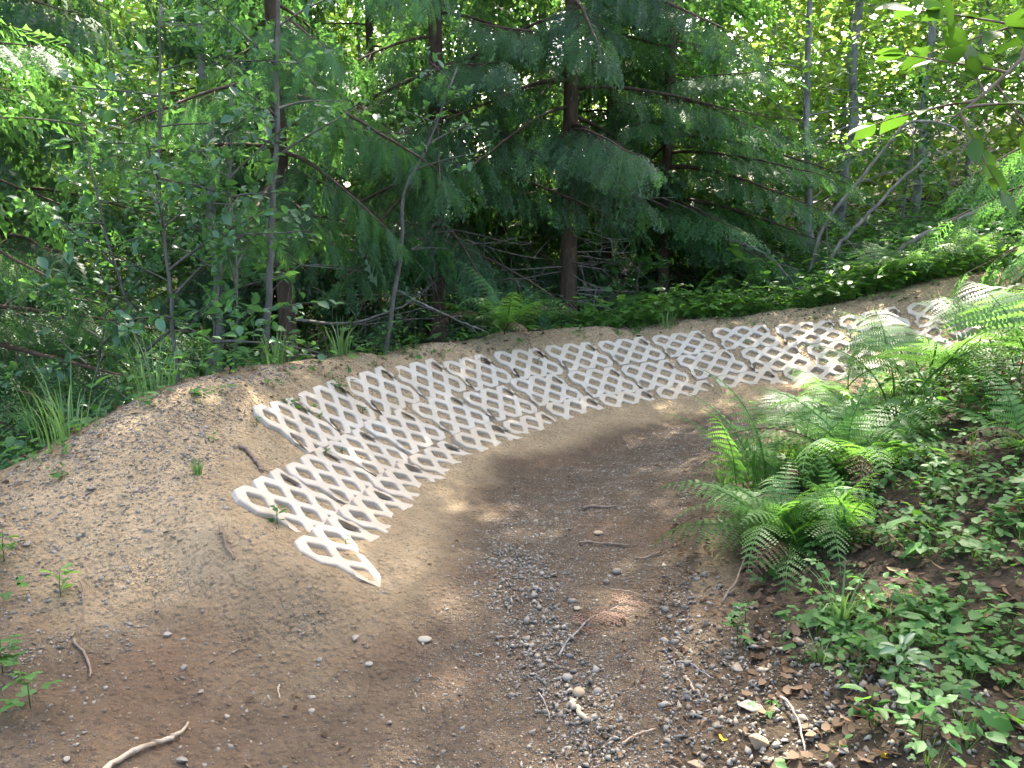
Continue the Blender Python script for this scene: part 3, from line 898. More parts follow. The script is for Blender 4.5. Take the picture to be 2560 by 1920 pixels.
# ------------------------------------------------------------------ ferns
def frond_mesh(name, mat, seed, stipe=.12, npin=24, width=.22, a0=75, a1=-25, npl=11, tri=False, sword=False):
    """one arching fern frond of unit length from the origin, heading +x"""
    rng = np.random.default_rng(seed)
    n = 40
    s = np.linspace(0, 1, n)
    an = np.radians(a0 + (a1 - a0) * s ** 1.25)
    ds = 1.0 / (n - 1)
    X = np.r_[0, np.cumsum(np.cos(an[:-1]) * ds)]; Zc = np.r_[0, np.cumsum(np.sin(an[:-1]) * ds)]
    Yc = np.cumsum(rng.normal(0, .0018, n))
    C = np.c_[X, Yc, Zc]
    mb = MB()
    tube(mb, C[::3], np.linspace(.008, .0015, len(C[::3])), 4, .35, False)
    V, T, tint, c = [], [], [], 0
    for i in range(npin):
        u = (i + .5) / npin
        sp = stipe + (1 - stipe) * u
        p = np.array([np.interp(sp, s, C[:, k]) for k in range(3)])
        ang = np.interp(sp, s, an)
        fw = np.array([math.cos(ang), 0, math.sin(ang)]); upv = np.array([-math.sin(ang), 0, math.cos(ang)])
        prof = (1 - u) ** .85 * (1.0 if tri else min(1, .35 + u * 3.2)) + .03
        for sd in (-1, 1):
            L = width * prof * rng.uniform(.88, 1.1)
            d = norm(np.array([0, sd * 1.0, 0]) + fw * (.30 + .25 * u) - upv * rng.uniform(.0, .28))
            nr = norm(np.cross(fw, np.array([0, 1.0, 0])) * -1 + 0)
            nr = upv
            sidev = norm(np.cross(nr, d))
            tt = rng.uniform(.2, .9)
            if sword:
                w = (1 - stipe) / npin * .46
                q = [p - fw * w, p + fw * w, p + d * L * .55 + fw * w * .9, p + d * L + fw * w * .4, p + d * L * .5 - fw * w * .9]
                V += q; T += [(c, c + 1, c + 2), (c, c + 2, c + 4), (c + 4, c + 2, c + 3)]; tint += [tt] * 5; c += 5
                continue
            m = max(3, int(npl * (.35 + .65 * prof)))
            w = L / m * .45
            for k in range(m):
                f = (k + .4) / m
                b = p + d * L * f - nr * L * .35 * f * f
                l2 = L * (.125 if not tri else .095) * (1 - f) ** .6 + .004
                for s2 in (-1, 1):
                    e = b + sidev * s2 * l2 + d * l2 * .35
                    V += [b - d * w, b + d * w, e + d * w * .45, e - d * w * .45]; T += [(c, c + 1, c + 2), (c, c + 2, c + 3)]; tint += [tt] * 4; c += 4
    mb.add(np.array(V), np.array(T), None, np.array(tint))
    return mb.mesh(name, mat)

LADY = [frond_mesh('lady_fern_frond', M['fern'], 30 + i, .14, 17, .22, a0, a1, 13) for i, (a0, a1) in enumerate(((72, -30), (60, -50), (82, 5), (50, -20)))]
BRACK = [frond_mesh('bracken_frond', M['bracken'], 40 + i, .42, 13, .34, a0, a1, 17, True) for i, (a0, a1) in enumerate(((86, -22), (80, -38), (88, 0), (70, -8)))]
SWORD = [frond_mesh('sword_fern_frond', M['fern'], 50 + i, .10, 34, .11, a0, a1, 1, False, True) for i, (a0, a1) in enumerate(((70, -30), (55, -45), (78, -5)))]

DEADFROND = frond_mesh('dead_fern_frond', M['dry_leaf'], 70, .14, 17, .17, 45, -65, 11)

def fern(label, x, y, n, L, meshes, seed, az=(0, 360), tilt=.12, group='ferns along the trail', dz=-.02, spread=.04, jit=.18):
    rng = np.random.default_rng(seed)
    t = thing('fern', label, 'fern', on_ground(x, y, dz), 0, group)
    for i in range(n):
        a = math.radians(az[0] + (az[1] - az[0]) * (i + rng.uniform(.2, .8)) / n)
        k = L * rng.uniform(1 - jit, 1 + jit)
        old = n > 8 and i % 6 == 4
        fr = link('frond', DEADFROND if old else meshes[int(rng.integers(len(meshes)))], t, (rng.normal(0, spread), rng.normal(0, spread), 0),
             (rng.normal(0, tilt), rng.normal(0, tilt), a), (k * rng.uniform(.9, 1.1), k * rng.uniform(.75, 1.2), k * rng.uniform(.8, 1.15)))
        if old: fr['label'] = 'browned dead frond'
    return t

# the clumps leaning over the trail from the leafy bank
fern('bright green fern clump drooping over the trail edge, nearest the camera', 1.20, 3.45, 28, .60, [LADY[0], LADY[1], LADY[1]], 3, (60, 350), .22)
fern('upright young fern frond rising behind the drooping trailside clump', 1.2, 3.95, 4, .70, [LADY[2]], 4, (100, 230), .10)
fern('dark shaded fern clump behind the drooping trailside clump', 1.68, 3.85, 24, .74, LADY, 5, (0, 360), .18)
fern('full green fern between the shaded clump and the short bracken', 1.48, 4.0, 16, .60, LADY, 94, (0, 360), .18)
fern('low fern at the bank edge between drooping clump and shaded clump', 1.42, 3.32, 12, .48, LADY, 6, (40, 320), .2)
bk = [(2.0, 4.9, .76, 8), (2.3, 4.5, .80, 8), (1.72, 4.9, .66, 7), (2.6, 5.2, .66, 7), (2.95, 4.8, .70, 7), (2.2, 5.45, .70, 7), (2.75, 4.2, .76, 8), (3.4, 5.4, .62, 7), (1.7, 4.35, .58, 8)]
bl = ['pale bracken with layered fronds in front of the middle pavers', 'bracken on a dark upright stem over the shaded fern clump', 'small bracken reaching farthest out across the trail',
      'tall sunlit bracken before the far end of the pavers', 'tall bracken near the frame edge above brown leaf litter', 'bracken standing behind the layered pale one', 'bracken hanging over the open leaf litter',
      'bracken rearmost and highest of the trailside group', 'short bracken between the shaded fern clump and the trail']
for i, ((x, y, L, n), lb) in enumerate(zip(bk, bl)):
    fern(lb, x, y, n, L, BRACK, 60 + i, (60, 380), .16, 'bracken on the inside of the bend', -.02, .10, .22)
fern('sword fern reaching in at the frame edge above the pavers', 3.45, 4.7, 9, .62, SWORD, 80, (90, 270), .1)
fern('small fern on the litter bank below the frame-edge sword fern', 2.15, 3.35, 9, .42, LADY, 92, (0, 360), .2)
fern('small fern on the litter bank nearest the frame edge', 2.25, 2.85, 8, .36, LADY, 93, (0, 360), .2)
fern('sword fern low on the litter bank at the frame edge', 2.75, 3.75, 9, .62, SWORD, 81, (60, 300), .1)
fern('yellow-green bracken standing on the far bank beyond the pavers', 4.1, 8.75, 7, .72, BRACK, 82, (90, 330), .15)
fern('bracken with long arching fronds above the far paver end', 4.75, 8.5, 6, .72, BRACK, 83, (100, 300), .15)
# behind the crest of the berm
fern('green fern spilling over the berm crest in the middle', -.06, 7.76, 18, .78, LADY, 84, (150, 390))
fern('fern behind the crest at the foot of the dark cedar trunk', 1.0, 8.75, 13, .70, LADY, 85, (130, 400))
fern('fern in the leafy patch behind the crest beyond the cedar', 2.0, 9.15, 13, .66, LADY, 86, (130, 400))
fern('sword fern beneath the leaning dead trunks', 3.6, 10.3, 12, .75, SWORD, 87, (0, 360))
fern('fern among bushes at the foot of the bright hillside', 2.95, 10.4, 11, .7, LADY, 88, (0, 360))
fern('fern on the hillside above the far paver end', 5.3, 9.8, 11, .85, LADY, 89, (0, 360))
fern('large fern on the bright slope at the frame edge', 6.2, 9.2, 12, .95, LADY, 90, (0, 360))
fern('fern half hidden between the two grey saplings', -1.55, 7.0, 8, .5, LADY, 91, (0, 360))

# ------------------------------------------------------------------ leaf litter and ground cover
lrng = np.random.default_rng(77)
BANK_POLY = [(.55, 1.5), (.75, 2.4), (.95, 3.2), (1.25, 4.2), (1.7, 5.2), (2.4, 6.0), (5, 6), (5, 1.2), (1.6, 1.2)]
def d_bankall(x, y): return in_poly(x, y, BANK_POLY) * np.clip(2.4 / np.maximum(y, 1.2), 0, 1)
def lay_leaves(name, label, xy, tm, size, mat, h=(.0, .01), tilt=.3, tint=None):
    n = len(xy)
    z = ground_z(xy[:, 0], xy[:, 1]) + lrng.uniform(*h, n)
    mb = MB()
    scatter(mb, tm, np.c_[xy, z], rand_rot(lrng, n, tilt), size, lrng.uniform(0, 1, n) if tint is None else tint)
    return tag(mb.build(name, mat), label, None, None, 'stuff')
xy = sample(lrng, 6000, (.5, 5, 1.2, 6), d_bankall)
lay_leaves('leaf_litter', 'brown dead leaves littering the fern bank', xy, SIX_DRY, lrng.uniform(.022, .060, len(xy)), M['dry_leaf'], (.003, .018), .38)
def d_edge(x, y):
    dry, grav, wood, tr, bm = zones(x, y)
    return ((1 - smooth01(line_dist(x, y, INNER), .02, .35)) * .8 + .02 * tr) * np.clip(2.4 / np.maximum(y, 1.2), 0, 1)
xy = sample(lrng, 900, (-1.3, 3, 1.6, 6.5), d_edge)
lay_leaves('trail_edge_litter', 'bits of dead leaf and bark along the trail edge', xy, leaf_oval(.45, .2, .2), lrng.uniform(.012, .038, len(xy)), M['dry_leaf'], (.003, .012), .3)
def d_back(x, y):
    dry, grav, wood, tr, bm = zones(x, y)
    return (wood > .6) * (y > 5) * .9 + .0
xy = sample(lrng, 5000, (-7, 8, 5, 14), d_back)
lay_leaves('forest_litter', 'brown leaf litter on the forest floor behind the berm', xy, SIX_DRY, lrng.uniform(.04, .09, len(xy)), M['dry_leaf'], (.003, .02), .35)

def cover_plants(xy, hmax, nl, lsize, tmpls, mat, name, label, stem=True, tilt=.30, lsd=.3):
    """low plants: a few leaves held out round a thin stem"""
    mb = MB()
    n = len(xy)
    z = ground_z(xy[:, 0], xy[:, 1])
    h = lrng.uniform(.25, 1, n) * hmax
    for k in range(nl):
        a = lrng.uniform(0, 2 * np.pi, n)
        hh = h * lrng.uniform(.35, 1.0, n)
        r = lrng.uniform(.1, .6, n) * h + .01
        pos = np.c_[xy[:, 0] + np.cos(a) * r * .6, xy[:, 1] + np.sin(a) * r * .6, z + hh]
        xd = np.c_[np.cos(a), np.sin(a), lrng.normal(-.10, .25, n)]
        R = frames(xd, np.c_[lrng.normal(0, tilt, (n, 2)), np.ones(n)])
        which = lrng.integers(0, len(tmpls), n)
        sc = lsize * np.exp(lrng.normal(0, lsd, n))
        for w, tm in enumerate(tmpls):
            s = which == w
            scatter(mb, tm, pos[s], R[s], sc[s], lrng.uniform(0, 1, int(s.sum())))
        if stem:
            for i in range(0, n):
                p0 = np.array([xy[i, 0], xy[i, 1], z[i] - .01]); p1 = pos[i]
                sd = np.array([.0012, 0, 0])
                mb.add([p0 - sd, p0 + sd, p1], [(0, 1, 2)], None, .3)
    return tag(mb.build(name, mat), label, None, None, 'stuff')

def d_cov(x, y):
    b = in_poly(x, y, BANK_POLY)
    e = smooth01(line_dist(x, y, INNER), .10, .75)
    gap = in_poly(x, y, [(.5, 1.5), (.95, 1.5), (1.0, 2.2), (.85, 2.7), (.6, 2.4)])
    return b * e * (.25 + .75 * (fbm(x * 2.4, y * 2.4, 31, 3) > -.1)) * np.clip(2.6 / np.maximum(y, 1.2), 0, 1) * np.where(gap, .10, 1)
xy = sample(lrng, 2600, (.6, 5, 1.3, 6), d_cov)
cover_plants(xy, .08, 4, .030, [SIX, SIX, TRIO], M['cover'], 'ground_cover', 'small green ground cover plants on the fern bank')
xy = sample(lrng, 1000, (1.0, 4, 1.3, 4.5), d_cov)
cover_plants(xy, .14, 5, .045, [TRIO, SIX], M['cover'], 'bramble_cover', 'taller bramble leaves trailing over the fern bank')
def d_cov2(x, y): return in_poly(x, y, [(1.2, 4.2), (1.7, 5.2), (2.4, 6.0), (5, 6.2), (5.5, 3), (2.6, 3.2)]) * .9
xy = sample(lrng, 650, (1.2, 5.5, 3, 6.2), d_cov2)
cover_plants(xy, .26, 6, .055, [SIX, TRIO], M['cover'], 'bracken_undergrowth', 'leafy undergrowth below the bracken')
def d_under(x, y):
    dry, grav, wood, tr, bm = zones(x, y)
    c = line_dist(x, y, _cx)
    return (wood > .5) * (y > 4.5) * (~bm) * (~tr) * (.3 + .7 * (fbm(x * .9, y * .9, 61, 3) > -.2)) * np.clip(1.4 - c * .12, .25, 1) * ~in_poly(x, y, BANK_POLY)
xy = sample(lrng, 2700, (-7, 8, 4.6, 13), d_under)
cover_plants(xy, .48, 6, .075, [SIX, SIX, leaf_lobed(3)], M['maple'], 'forest_undergrowth', 'leafy undergrowth on the forest floor behind the berm crest')
def d_left(x, y): return in_poly(x, y, [(-2.3, 1.5), (-1.42, 1.7), (-1.62, 2.3), (-1.85, 2.9), (-2.2, 3.2), (-3.4, 3.6), (-3.4, 1.6)]) * .9
xy = sample(lrng, 170, (-3.4, -1.4, 1.5, 3.6), d_left)
cover_plants(xy, .13, 4, .05, [TRIO, LOBED], M['cover'], 'mound_weeds', 'low weeds down the outside of the gravelly mound')
def d_hill(x, y): return in_poly(x, y, [(3.2, 9), (4.3, 8.75), (5.5, 8.4), (8, 8), (9, 13), (3, 13)]) * .9
xy = sample(lrng, 1200, (3, 9, 8, 13), d_hill)
cover_plants(xy, .6, 7, .085, [SIX, SIX, leaf_lobed(3)], M['maple'], 'hillside_undergrowth', 'bright leafy undergrowth covering the hillside behind the bend')

def d_crest(x, y):
    c = line_dist(x, y, [(.9, 8.9), (1.9, 9.2), (2.9, 9.25), (3.8, 9.1), (4.5, 9.0), (5.4, 8.8)])
    return (c < .45) * .9
xy = sample(lrng, 420, (.3, 6, 8.2, 9.8), d_crest)
cover_plants(xy, .42, 8, .085, [SIX, SIX, leaf_lobed(3)], M['broad_lit'], 'crest_greenery', 'bright leafy plants crowding behind the crest by the far pavers')

def d_spill(x, y): return (line_dist(x, y, [(c[0], c[1] + .10) for c in CREST]) < .20 + .14 * fbm(x * 3, y * 3, 33, 2)) * .9
xy = sample(lrng, 520, (-2.6, 5.6, 3.2, 9.0), d_spill)
lay_leaves('crest_litter', 'dead leaves and twig bits caught along the berm crest', xy, SIX_DRY, lrng.uniform(.02, .055, len(xy)), M['dry_leaf'], (.003, .015), .4)
xy = sample(lrng, 150, (-2.6, 5.6, 3.2, 9.0), d_spill)
cover_plants(xy, .10, 5, .045, [SIX, TRIO], M['cover'], 'crest_sprouts', 'low green sprouts spilling over the berm crest')

# ------------------------------------------------------------------ grass tufts, weeds, fallen leaves
def blades(mb, n, L, rng, base=(0, 0, 0), spread=.05, w=.004, lean=(1.0, .35)):
    for i in range(n):
        a = rng.uniform(0, 2 * np.pi)
        l = L * rng.uniform(.55, 1.15)
        le = rng.uniform(.15, 1) * lean[0]
        s = np.linspace(0, 1, 6)
        ang = 1.45 - le * (s * 1.1 + s * s * .9)
        r = np.r_[0, np.cumsum(np.cos(ang[:-1]) * l / 5)]; zz = np.r_[0, np.cumsum(np.sin(ang[:-1]) * l / 5)]
        d = np.array([math.cos(a), math.sin(a), 0]); sd = np.array([-d[1], d[0], 0])
        c = np.array(base) + d * rng.uniform(0, spread) + r[:, None] * d + zz[:, None] * [0, 0, 1]
        ww = (w * (1 - s ** 2) + .0004)[:, None] * sd
        v = np.stack([c - ww, c + ww], 1).reshape(-1, 3)
        q = [(2 * k, 2 * k + 1, 2 * k + 3, 2 * k + 2) for k in range(5)]
        mb.add(v, None, q, rng.uniform(0, 1))
def grass(label, x, y, n, L, seed, spread=.06, w=.004, lean=(1.0, .35)):
    mb = MB(); blades(mb, n, L, np.random.default_rng(seed), (0, 0, 0), spread, w, lean)
    o = mb.build('grass_tuft', M['grass'])
    o.location = on_ground(x, y, -.01)
    return tag(o, label, 'grass tuft', 'grass tufts on berm and bank')
grass('long arching grass tuft on top of the gravelly mound', -2.18, 3.95, 46, .40, 1, .18, .003)
grass('tall grass tuft drooping over the mound at the frame edge', -2.42, 3.45, 40, .34, 2, .16, .003)
grass('wispy grass tuft behind the mound crest', -2.0, 4.55, 30, .42, 3, .16, .003)
grass('small bright grass tuft alone on the berm slope', -1.40, 3.55, 30, .085, 4, .02, .003, (.5, .3))
grass('wide-bladed pale grass clump on the fern bank', 1.12, 2.62, 26, .26, 5, .02, .005, (1.25, .3))
grass('thin grass tuft on the crest before the grey sapling', -1.28, 6.15, 40, .30, 6, .10)
grass('sparse grass on the crest above the middle pavers', 1.6, 8.55, 26, .24, 7, .12)
grass('small green grass tuft below the wide-bladed clump', .98, 2.42, 22, .10, 8, .03, .003)
grass('grass tuft beside the trail under the upright fern frond', 1.22, 4.55, 34, .22, 9, .06)
grass('fine grass at the crest near the pale shrub stem', -1.55, 5.35, 36, .26, 10, .12)
grass('tuft of thin dry-tipped grass among the bracken stems', 2.1, 4.2, 34, .3, 11, .1)

def weed(label, x, y, L, n, seed, tm=OVAL, mat='cover', cat='weed', group='small weeds growing through berm and bank'):
    rng = np.random.default_rng(seed)
    mb = MB()
    a = rng.uniform(0, 2 * np.pi, n); e = rng.uniform(-.2, .9, n)
    h = rng.uniform(.15, 1, n) * L
    pos = np.c_[np.cos(a) * .12 * L, np.sin(a) * .12 * L, h]
    scatter(mb, tm, pos, frames(np.c_[np.cos(a), np.sin(a), e * .6], np.c_[rng.normal(0, .3, (n, 2)), np.ones(n)]), rng.uniform(.25, .60, n) * L, rng.uniform(.2, 1, n))
    tube(mb, [(0, 0, -.01), (0, 0, L * .5), (.05 * L, 0, L)], [.002, .0018, .001], 4, .3)
    o = mb.build('weed', M[mat])
    o.location = on_ground(x, y)
    return tag(o, label, cat, group)
def at_paver(k, lx, ly):
    q = PAVERS[k]; p = np.array(q[:3]) + paver_axes(*q[3:]) @ np.array([lx, ly, 0]); return p[0], p[1]
weed('leafy weed at the nearest paver\'s outer corner', *at_paver('M-2', -.27, -.03), .075, 14, 1)
weed('small weed under the first top row paver', *at_paver('T0', -.15, -.26), .055, 10, 2)
weed('sprig in a hole of the second top row paver', *at_paver('T1', .2, -.1), .05, 9, 3)
weed('sprig in the gap between first and second top row pavers', *at_paver('T0', .3, 0), .045, 9, 4)
weed('sprig in an upper hole of the sixth top row paver', *at_paver('T5', .1, 0), .05, 9, 5)
weed('sprig in the lower middle hole of the tenth top row paver', *at_paver('T9', 0, -.1), .06, 10, 6)
weed('weed in the gap above the tenth top row paver', *at_paver('T9', -.1, .2), .06, 10, 7)
weed('sprig in a hole of the third middle row paver', *at_paver('M0', -.2, .1), .04, 8, 8)
weed('tiny weed on the bare berm left of the first pavers', *at_paver('T0', -.36, .12), .05, 9, 9)
weed('tiny weed on the berm near the weathered brown stick', -1.47, 3.95, .045, 9, 10)
weed('small weed on the soil below the nearest paver', *at_paver('M-2', -.2, -.36), .04, 8, 11)
weed('yellowish weed on the gravelly mound foot', -1.66, 2.85, .11, 12, 12, LONGLEAF, 'broad_lit')
weed('leafy weed hanging over the mound foot at the frame edge', -1.62, 2.42, .12, 16, 13, TRIO)
weed('bramble shoot on the brown slope near the frame corner', -1.45, 2.27, .14, 12, 14, TRIO)
weed('weed with long leaves on the mound shoulder', -1.95, 3.0, .13, 14, 15, LONGLEAF)
weed('glossy holly-like seedling on the fern bank', 1.13, 2.22, .13, 18, 16, LONGLEAF, 'broad')
weed('spindly tall weed stem in front of bracken', 1.32, 4.35, .34, 20, 17, LONGLEAF)
weed('broad-leaved seedling at the bank foot near the dark twig', .86, 2.84, .10, 9, 18, LOBED)
weed('lobed seedling beside the grey curved twig', .80, 2.72, .12, 11, 19, LOBED)
weed('bramble sprig at the near corner of the fern bank', 1.05, 1.92, .15, 14, 20, TRIO)
weed('round-leaved sprout beside the tan boulder-shaped stone', .98, 2.06, .12, 10, 21, OVAL)

def fallen_leaf(label, x, y, size, mat, seed, tm=LOBED, rz=0.0, curl=.25):
    v, t, _ = tm
    v = v.copy(); v[:, 2] += curl * (v[:, 1] ** 2) + .1 * (v[:, 0] - .5) ** 2
    me = raw_mesh('fallen_leaf', v * size, t, E4, mat, np.full(len(v), .6))
    o = link('fallen_leaf', me, None, on_ground(x, y, .006), (.1, .15, rz))
    return tag(o, label, 'leaf', 'single fallen leaves')
fallen_leaf('bright yellow fallen leaf left of the tan stone', .60, 2.13, .050, M['yellow_leaf'], 1, OVAL, 1.2)
fallen_leaf('small yellow fallen leaf at the bottom of the bank', .94, 1.90, .035, M['yellow_leaf'], 2, OVAL, .3)
fallen_leaf('dry tan lobed leaf lying on the brown soil', -.73, 2.86, .055, M['dry_leaf'], 3, LOBED, .5, .6)
fallen_leaf('pale dry leaf on stones beside the slate slab', .88, 2.08, .060, M['dry_leaf'], 4, OVAL, -.3)
fallen_leaf('dry leaf at the edge of the leafy bank', .86, 2.40, .060, M['dry_leaf'], 5, OVAL, .9)

# ------------------------------------------------------------------ trees
def limb(start, d, L, n, rng, sag=0.0, lift=0.0, jit=.06):
    """polyline of a limb: leaves in direction d, sags along its length, tip may lift again"""
    d = norm(np.array(d, float))
    s = np.linspace(0, 1, n)
    p = np.array(start, float) + d * (L * s)[:, None]
    p[:, 2] += -sag * L * s ** 1.6 + lift * L * s ** 4
    j = np.cumsum(rng.normal(0, jit * L / n, (n, 3)), 0) * s[:, None]
    return p + j

def leafy(mb_w, mb_l, trunk, nb, t0, blen, elev, rng, leaf, lsize, per_twig=7, twigs=6, r0=.012, sag=.15, tl=.30, up=.5, lsd=.25, az=None):
    """branches with twigs and leaves along a trunk polyline"""
    s = np.linspace(0, 1, len(trunk))
    P, D, = [], []
    for b in range(nb):
        t = t0 + (1 - t0) * (b + rng.uniform(0, 1)) / nb
        st = np.array([np.interp(t, s, trunk[:, k]) for k in range(3)])
        a = (b * 2.399 + rng.normal(0, .4)) if az is None else rng.uniform(*az)
        e = math.radians(rng.uniform(*elev))
        L = blen * (1 - .55 * (t - t0) / (1 - t0 + 1e-6)) * rng.uniform(.65, 1.2)
        br = limb(st, (math.cos(a) * math.cos(e), math.sin(a) * math.cos(e), math.sin(e)), L, 7, rng, sag)
        tube(mb_w, br, np.linspace(r0 * L / blen, .0025, 7), 4, .5, False)
        for k in range(twigs):
            u = .22 + .78 * (k + rng.uniform(0, 1)) / twigs
            f = u * 6; i = min(int(f), 5)
            p0 = br[i] + (br[i + 1] - br[i]) * (f - i)
            dd = norm(norm(br[i + 1] - br[i]) * .7 + rng.normal(0, .55, 3) + [0, 0, .1])
            l2 = tl * L * rng.uniform(.5, 1.2) + .05
            tw = limb(p0, dd, l2, 4, rng, .1)
            tube(mb_w, tw, np.linspace(.003, .001, 4), 3, .5, False)
            m = per_twig
            ss = rng.uniform(.15, 1.05, m)
            q = tw[0] + (tw[-1] - tw[0]) * ss[:, None] + rng.normal(0, .02, (m, 3))
            P.append(q)
            D.append(np.broadcast_to(dd, (m, 3)) * .6 + rng.normal(0, .6, (m, 3)) * [1, 1, .5])
    P = np.concatenate(P); D = np.concatenate(D)
    n = len(P)
    R = frames(D, np.c_[rng.normal(0, up, (n, 2)), np.ones(n)])
    scatter(mb_l, leaf, P, R, lsize * np.exp(rng.normal(0, lsd, n)), rng.uniform(0, 1, n))

def broad_tree(name, label, cat, base, path, r0, r1, bark, leafmat, nb, t0, blen, seed, leaf=OVAL, lsize=.06, elev=(5, 50), group=None, stems=None, **kw):
    rng = np.random.default_rng(seed)
    t = thing(name, label, cat, base, 0, group)
    ml = MB()
    for k, pth in enumerate([path] + list(stems or [])):
        tr = spline(np.array(pth, float), 18)
        tr[1:] += rng.normal(0, r0 * .25, (17, 3))
        mt = MB()
        rr = np.linspace(r0, r1, 18) * (1 if k == 0 else .75)
        rr[0] *= 1.25
        tube(mt, tr, rr, 8, .5, True, .07, rng)
        wood = mt.build('trunk' if not stems else 'stem', M[bark], t, True)
        mw = MB()
        leafy(mw, ml, tr, max(3, nb if k == 0 else int(nb * .7)), t0, blen, elev, rng, leaf, lsize, **kw)
        tag(mw.build('branches', M[bark], wood), kind='stuff')
    ml.build('crown', M[leafmat], t)
    return t

def bough(mw, ml, start, d, L, rng, tmpls, ssize, sag, lift, hang, r=.016, lat=.11, latlen=.36, bare=.12, dens=1.4, mt2=None, p2=0.0):
    """one conifer limb: side twigs left and right, each hung with flat sprays"""
    br = limb(start, d, L, 12, rng, sag, lift, .05)
    tube(mw, br, np.linspace(r, .003, 12), 5, .5, False)
    n = max(4, int(L * (1 - bare) / lat * dens))
    Ps, Xs, Us, S = [], [], [], []
    for k in range(n):
        u = bare + (1 - bare) * (k + rng.uniform(0, 1)) / n
        f = u * 11; i = min(int(f), 10)
        p0 = br[i] + (br[i + 1] - br[i]) * (f - i)
        tg = norm(br[i + 1] - br[i])
        side = norm(np.cross([0, 0, 1], tg)) * (1 if k % 2 else -1)
        ll = latlen * L ** .6 * (1.05 - .8 * u) * rng.uniform(.6, 1.2) + .03
        dd = norm(side * .8 + tg * .75 + [0, 0, -hang * .45])
        m = max(1, int(ll / .13 + .5))
        for j in range(m + 1):
            w = (j + rng.uniform(.1, .6)) / (m + .6)
            Ps.append(p0 + dd * ll * w + [0, 0, -hang * .12 * w * w])
            Xs.append(dd * .7 + tg * rng.uniform(-.1, .5) + side * rng.uniform(-.3, .3) + [0, 0, -hang * rng.uniform(.5, 1.3)])
            Us.append(norm(np.array([0, 0, 1.0]) + tg * hang * .8 + rng.normal(0, .55, 3)))
            S.append(ssize * rng.uniform(.7, 1.25) * (1.1 - .35 * u))
        if m > 1: tube(mw, np.array([p0, p0 + dd * ll]), [.004, .001], 3, .5, False)
    Ps.append(br[-1]); Xs.append(br[-1] - br[-3] + [0, 0, -hang * .2]); Us.append([0, 0, 1]); S.append(ssize)
    Ps, Xs, Us, S = map(np.array, (Ps, Xs, Us, S))
    R = frames(Xs, Us)
    w = rng.integers(0, len(tmpls), len(Ps))
    tip = np.zeros(len(Ps), bool) if mt2 is None else rng.uniform(0, 1, len(Ps)) < p2
    for k, tm in enumerate(tmpls):
        for sel, mb in ((~tip, ml), (tip, mt2)):
            s = (w == k) & sel
            if s.any(): scatter(mb, tm, Ps[s], R[s], S[s], rng.uniform(0, 1, int(s.sum())))

def conifer(name, label, base, h, r0, n, z0, maxlen, seed, tmpls, mat, ssize=.30, sag=.35, lift=.1, hang=.7, elev=(-5, 20), lean=(0, 0), cat='conifer',
            dead=0, extra=(), group=None, tipmat=None, ptip=.0, top=.25, az=None, dens=1.38, dead_z=(.3, 2.2), dead_len=(.6, 1.8)):
    rng = np.random.default_rng(seed)
    t = thing(name, label, cat, base, 0, group)
    tr = spline(np.array([(0, 0, -.15), (lean[0] * .3, lean[1] * .3, h * .35), (lean[0] * .7, lean[1] * .7, h * .7), (lean[0], lean[1], h)]), 16)
    mt, mw, ml, m2 = MB(), MB(), MB(), MB()
    rr = np.linspace(r0, .02, 16); rr[0] *= 1.35
    tube(mt, tr, rr, 12, .5, True, .06, rng)
    mt.build('trunk', M['bark_cedar'], t, True)
    s = np.linspace(-.15, h, 16)
    n = int(n * 1.3)
    for k in range(n):
        z = z0 + (h - z0) * ((k + rng.uniform(.2, .8)) / n)
        f = (z - z0) / (h - z0 + 1e-6)
        st = np.array([np.interp(z, tr[:, 2], tr[:, j]) for j in range(3)])
        a = k * 2.399 + rng.normal(0, .3) if az is None else rng.uniform(*az)
        e = math.radians(rng.uniform(*elev))
        L = maxlen * ((1 - f) * (1 - top) + top) * rng.uniform(.75, 1.15)
        hi = base[2] + z > 2.6 + .27 * base[1] or math.sin(a) > .45          # turned away or above what the lens takes in: plainer sprays, still casting shade
        bough(mw, ml, st, (math.cos(a) * math.cos(e), math.sin(a) * math.cos(e), math.sin(e)), L, rng, COARSE if hi else tmpls, ssize * (1.3 if hi else 1), sag * rng.uniform(.7, 1.3), lift, hang, .010 + .006 * L, dens=dens * (.42 if hi else 1), mt2=m2 if tipmat else None, p2=ptip)
    for st, d, L, sg, lf in extra:
        bough(mw, ml, st, d, L, rng, tmpls, ssize, sg, lf, hang, .012 + .010 * L, dens=dens, mt2=m2 if tipmat else None, p2=ptip)
    tag(mw.build('branches', M['bark_cedar'], t), kind='stuff')
    if ml.n: ml.build('crown', M[mat], t)
    if m2.n: m2.build('young_sprays', M[tipmat], t)
    if dead:
        md = MB()
        for k in range(dead):
            z = rng.uniform(*dead_z); a = rng.uniform(0, 2 * np.pi); L = rng.uniform(*dead_len)
            st = np.array([np.interp(z, tr[:, 2], tr[:, j]) for j in range(3)])
            br = limb(st, (math.cos(a), math.sin(a), rng.uniform(-.15, .15)), L, 9, rng, .18, .10, .10)
            tube(md, br, np.linspace(.009, .002, 9), 4, .5, False)
            for j in range(7):
                i = int(rng.integers(2, 8))
                tube(md, limb(br[i], norm(br[i] - br[i - 1]) * .6 + rng.normal(0, .6, 3) + [0, 0, -.2], rng.uniform(.15, .5), 5, rng, .15), np.linspace(.004, .001, 5), 3, .5, False)
        tag(md.build('dead_limbs', M['dead_wood'], t), kind='stuff')
    return t

G = lambda x, y: on_ground(x, y, -.03)
